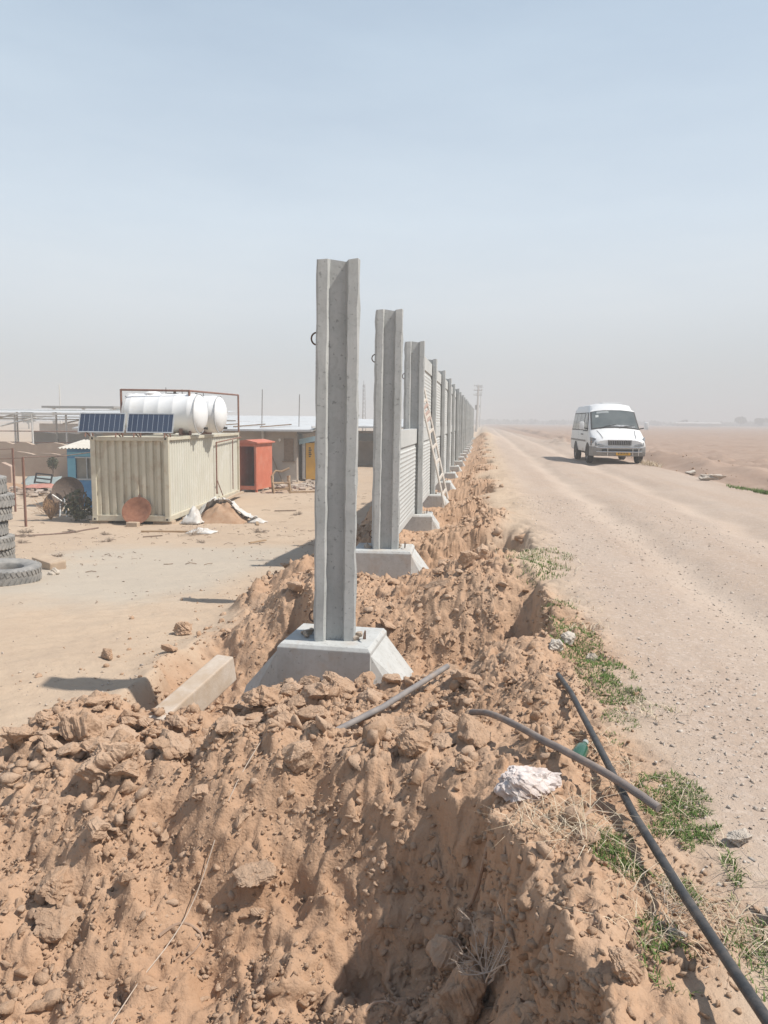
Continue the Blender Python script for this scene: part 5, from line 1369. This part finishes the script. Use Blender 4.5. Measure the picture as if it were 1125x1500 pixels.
def twigs(name, loc, n, h, spread, r, mat, lab, seed, depth=3, up=1.):
    g = random.Random(seed); m = MB()
    def grow(p, d, L, r, k):
        pts = [p]; q = p; dd = d.copy()
        for _ in range(4):
            dd = (dd + Vector((g.gauss(0, .18), g.gauss(0, .18), g.gauss(0, .12)))).normalized(); q = q + dd * L / 4; pts.append(q)
        m.tube(pts, [r, r * .85, r * .7, r * .55, r * .35], 5)
        if k > 0:
            for _ in range(g.choice((2, 3))):
                i = g.choice((1, 2, 3)); e = (dd + Vector((g.gauss(0, .6), g.gauss(0, .6), g.gauss(.1, .4)))).normalized(); grow(pts[i], e, L * g.uniform(.5, .8), r * .6, k - 1)
    for i in range(n):
        a = 2 * PI * i / n + g.uniform(-.4, .4)
        grow(Vector((0, 0, -.01)), Vector((math.cos(a) * spread, math.sin(a) * spread, up)).normalized(), h * g.uniform(.7, 1.1), r, depth)
    o = m.build(name, mat, None, smooth=True); o.location = loc
    return tag(o, lab, 'dry plant')
twigs('dead_twigs', (.05, 2.47, -.42), 4, .20, .5, .0045, M['twig'], 'bleached dead twigs growing in the shaded hole beside the earth block', 5, 3)
twigs('dry_tumbleweed', pz(.60, 2.36, .0), 9, .12, 1.5, .0018, M['twig'], 'tangle of bleached dry stems over the black pipe', 8, 3, .7)
twigs('dry_bush', (-13.75, 23.0, GZ(-13.75, 23.0)), 16, .55, .5, .010, simple('tan_stems', (.48, .30, .17), (.42, .25, .13)), 'dry tan bush in front of the mesh dish', 11, 3)
twigs('dry_weed', (-8.0, 20.4, GZ(-8.0, 20.4)), 12, .34, 1.1, .008, M['twig'], 'grey dry weed clump on the sand in front of the sacks', 12, 3)
for i, (x, y, s_) in enumerate(((-11.8, 18.5, 1.), (-10.9, 17.0, .8), (-12.6, 19.8, 1.1), (-9.2, 17.8, .9), (-7.0, 18.4, .7), (-6.3, 21.2, 1.), (-10.3, 19.9, .8), (-8.6, 14.6, .6), (-6.5, 26.5, 1.1))):
    if i == 0: w0 = twigs('dry_clump', (x, y, GZ(x, y)), 16, .16, 2.6, .007, simple('grey_twigs', (.27, .21, .165), (.36, .29, .23), .9), 'small dry twig clump on the open sand of the yard', 14, 3, .6); w1 = w0
    else: w1 = w0.copy(); COL.objects.link(w1)
    w1.location = (x, y, GZ(x, y)); w1.rotation_euler = (0, 0, i * 1.3); w1.scale = (s_ * 1.3, s_, s_); w1['group'] = 'small dry clumps on the sand'
for i, (x, y, l_, a_) in enumerate(((-8.9, 19.2, .5, .4), (-6.9, 23.0, .6, 1.9), (-11.3, 20.2, .45, 2.6), (-5.8, 18.6, .5, .9), (-7.6, 27.5, .8, .2))):
    z = GZ(x, y) + .025
    b_ = MB().bar((x, y, z), (x + math.cos(a_) * l_, y + math.sin(a_) * l_, z + .02), .09, .025).build('scrap_board', M['bent'] if i % 2 else M['plank'], None)
    tag(b_, 'short scrap of board lying flat on the yard sand', 'board', 'scraps of board on the sand')
o = thing('green_bush', 'dark straggly green bush at the left corner of the container', 'bush', (-12.75, 22.9, GZ(-12.75, 22.9)))
lc = leaf_cloud(420, .48, .4, .5, .07, 41); lc.v = [(a, b, c + .5) for a, b, c in lc.v]; lc.build('foliage', M['leaf'], o)
g = random.Random(4); b = MB()
for _ in range(14):
    a = g.uniform(0, 6.28); r_ = g.uniform(.2, .5); b.tube([(0, 0, 0), (math.cos(a) * r_ * .6, math.sin(a) * r_ * .6, .5), (math.cos(a) * r_, math.sin(a) * r_, g.uniform(.6, 1.1))], .012, 4)
b.build('stems', M['bark'], o)
# twigs and scraps strewn over the yard
g = np.random.default_rng(12); m = MB()
for i in range(640):
    y = 9 + 27 * g.random() ** .7; x = g.uniform(-16, -3.6) * (1 if y < 26 else 1.15)
    if y < 12 and x < -7: continue
    if fbm(np.array([x * .4]), np.array([y * .3]), 66, 3)[0] < -.02 and g.random() < .8: continue
    z = GZ(x, y) + .012; a = g.uniform(0, 6.28); L_ = g.uniform(.04, .30) * (y / 22) ** .8
    m.tube([(x, y, z), (x + math.cos(a) * L_ * .5, y + math.sin(a) * L_ * .5, z + .03 * g.random()), (x + math.cos(a + .4) * L_, y + math.sin(a + .4) * L_, z)], .003 + .006 * g.random(), 4)
tag(m.build('twig_litter', simple('dark_twigs', (.22, .165, .125), (.32, .24, .18), .9, 3), None), 'twigs and sticks littering the sandy yard', 'litter', None, 'stuff')
m = MB()
for i in range(420):
    x = g.normal(-20.5, 3.2); y = g.normal(32.3, 1.3); z = GZ(x, y) + .05; s = g.uniform(.05, .3)
    m.box((x, y, z + g.uniform(0, .16)), (s, s * g.uniform(.3, 1), s * g.uniform(.1, .5)), Matrix.Rotation(g.uniform(0, 3), 3, 'Z') @ Matrix.Rotation(g.uniform(-.5, .5), 3, 'X'))
for i in range(140):
    x = g.normal(-9.4, .8); y = g.normal(38.5, 1.6); z = GZ(x, y); s = g.uniform(.06, .3)
    m.box((x, y, z + s * .2), (s, s * .7, s * .5), Matrix.Rotation(g.uniform(0, 3), 3, 'Z') @ Matrix.Rotation(g.uniform(-.5, .5), 3, 'X'))
tag(m.build('rubble_scraps', simple('mixed_rubble', (.30, .22, .17), (.50, .43, .36), .9, .9), None), 'rubble and broken scraps strewn round the far yard', 'rubble', None, 'stuff')

# ================================================================== light, sky, haze, camera
SUN = Vector((1, -.05, 1.42)).normalized()
el = math.asin(SUN.z); rot = math.atan2(SUN.x, SUN.y)
sd = bpy.data.lights.new('sun', 'SUN'); sd.energy = 5.0; sd.angle = R(.8); sd.color = (1, .945, .87)
so = bpy.data.objects.new('sun', sd); COL.objects.link(so); so.rotation_euler = (-SUN).to_track_quat('-Z', 'Y').to_euler(); so.location = (20, -6, 30)
w = bpy.data.worlds.new('World'); SC.world = w; w.use_nodes = True
nt = w.node_tree; bg = nt.nodes['Background']
sky = nt.nodes.new('ShaderNodeTexSky'); sky.sky_type = 'NISHITA'; sky.sun_disc = False; sky.sun_elevation = el; sky.sun_rotation = rot
sky.altitude = 900; sky.air_density = 1.0; sky.dust_density = 3.0; sky.ozone_density = 1.0
tc = nt.nodes.new('ShaderNodeTexCoord'); sp = nt.nodes.new('ShaderNodeSeparateXYZ'); nt.links.new(tc.outputs['Generated'], sp.inputs[0])
# thin high veil of dust, a little uneven
mp = nt.nodes.new('ShaderNodeMapping'); mp.inputs['Scale'].default_value = (1.2, 1.2, 5); mp.inputs['Rotation'].default_value = (0, R(24), R(30)); nt.links.new(tc.outputs['Generated'], mp.inputs[0])
nz = nt.nodes.new('ShaderNodeTexNoise'); nz.inputs['Scale'].default_value = 2.2; nz.inputs['Detail'].default_value = 6; nz.inputs['Roughness'].default_value = .6; nt.links.new(mp.outputs[0], nz.inputs['Vector'])
rp = nt.nodes.new('ShaderNodeValToRGB'); nt.links.new(sp.outputs['Z'], rp.inputs['Fac'])
e = rp.color_ramp.elements; e[0].position = 0.; e[0].color = (1, 1, 1, 1); e[1].position = .60; e[1].color = (.62, .62, .62, 1)
md_ = nt.nodes.new('ShaderNodeMath'); md_.operation = 'MULTIPLY_ADD'; nt.links.new(nz.outputs['Fac'], md_.inputs[0]); md_.inputs[1].default_value = .3; md_.inputs[2].default_value = -.15
ad_ = nt.nodes.new('ShaderNodeMath'); ad_.operation = 'ADD'; ad_.use_clamp = True; nt.links.new(rp.outputs['Color'], ad_.inputs[0]); nt.links.new(md_.outputs[0], ad_.inputs[1])
sm = nt.nodes.new('ShaderNodeMix'); sm.data_type = 'RGBA'
STR = .12
nt.links.new(ad_.outputs[0], sm.inputs[0]); nt.links.new(sky.outputs[0], sm.inputs[6])
vr = nt.nodes.new('ShaderNodeValToRGB'); nt.links.new(sp.outputs['Z'], vr.inputs['Fac']); ve = vr.color_ramp.elements
ve[0].position = .0; ve[0].color = (.575, .59, .60, 1); ve[1].position = .42; ve[1].color = (.60, .72, .83, 1)
for ps, cl_ in ((1., (.20, .31, .48)), (.62, (.36, .48, .63)), (.07, (.615, .645, .665)), (.14, (.70, .75, .79)), (.24, (.70, .79, .865))): q_ = ve.new(ps); q_.color = (*cl_, 1)
vs_ = nt.nodes.new('ShaderNodeVectorMath'); vs_.operation = 'SCALE'; vs_.inputs['Scale'].default_value = 1 / STR; nt.links.new(vr.outputs['Color'], vs_.inputs[0])
nt.links.new(vs_.outputs[0], sm.inputs[7])
nt.links.new(sm.outputs[2], bg.inputs['Color']); bg.inputs['Strength'].default_value = STR

hb = MB().box((0, 0, 4.9), (2960, 2960, 17.0)).build('haze', bpy.data.materials.new('haze_air'))
hm = hb.data.materials[0]; hm.use_nodes = True; hn = hm.node_tree
for n_ in list(hn.nodes):
    if n_.type == 'BSDF_PRINCIPLED': hn.nodes.remove(n_)
pv = hn.nodes.new('ShaderNodeVolumePrincipled'); pv.inputs['Density'].default_value = .0034; pv.inputs['Color'].default_value = (.70, .715, .725, 1); pv.inputs['Anisotropy'].default_value = .0
hn.links.new(pv.outputs[0], [n_ for n_ in hn.nodes if n_.type == 'OUTPUT_MATERIAL'][0].inputs['Volume'])
tag(hb, 'dusty haze hanging over the plain', 'haze', None, 'stuff'); hb.display_type = 'WIRE'

cd = bpy.data.cameras.new('camera'); cam = bpy.data.objects.new('camera', cd); COL.objects.link(cam)
cd.sensor_fit = 'VERTICAL'; cd.sensor_height = 36; cd.sensor_width = 27; cd.lens = 36 * 1127 / 1500; cd.clip_start = .05; cd.clip_end = 6000
PITCH, YAW, ROLL = R(6.73), R(7.3), R(.5)
fw = Vector((-math.sin(YAW) * math.cos(PITCH), math.cos(YAW) * math.cos(PITCH), -math.sin(PITCH)))
r0 = Vector((math.cos(YAW), math.sin(YAW), 0)); u0 = r0.cross(fw)
r = r0 * math.cos(ROLL) + u0 * math.sin(ROLL); u = u0 * math.cos(ROLL) - r0 * math.sin(ROLL)
cam.matrix_world = Matrix((r, u, -fw)).transposed().to_4x4()
cam.location = (0, 0, 1.5)
SC.camera = cam
SC.view_settings.view_transform = 'Standard'; SC.view_settings.look = 'None'; SC.view_settings.exposure = .1; SC.view_settings.gamma = 1; SC.view_settings.use_curve_mapping = False
SC.cycles.use_denoising = True; SC.cycles.denoiser = 'OPENIMAGEDENOISE'; SC.cycles.denoising_input_passes = 'RGB_ALBEDO_NORMAL'
SC.cycles.max_bounces = 6; SC.cycles.diffuse_bounces = 3; SC.cycles.volume_bounces = 1; SC.cycles.use_adaptive_sampling = False
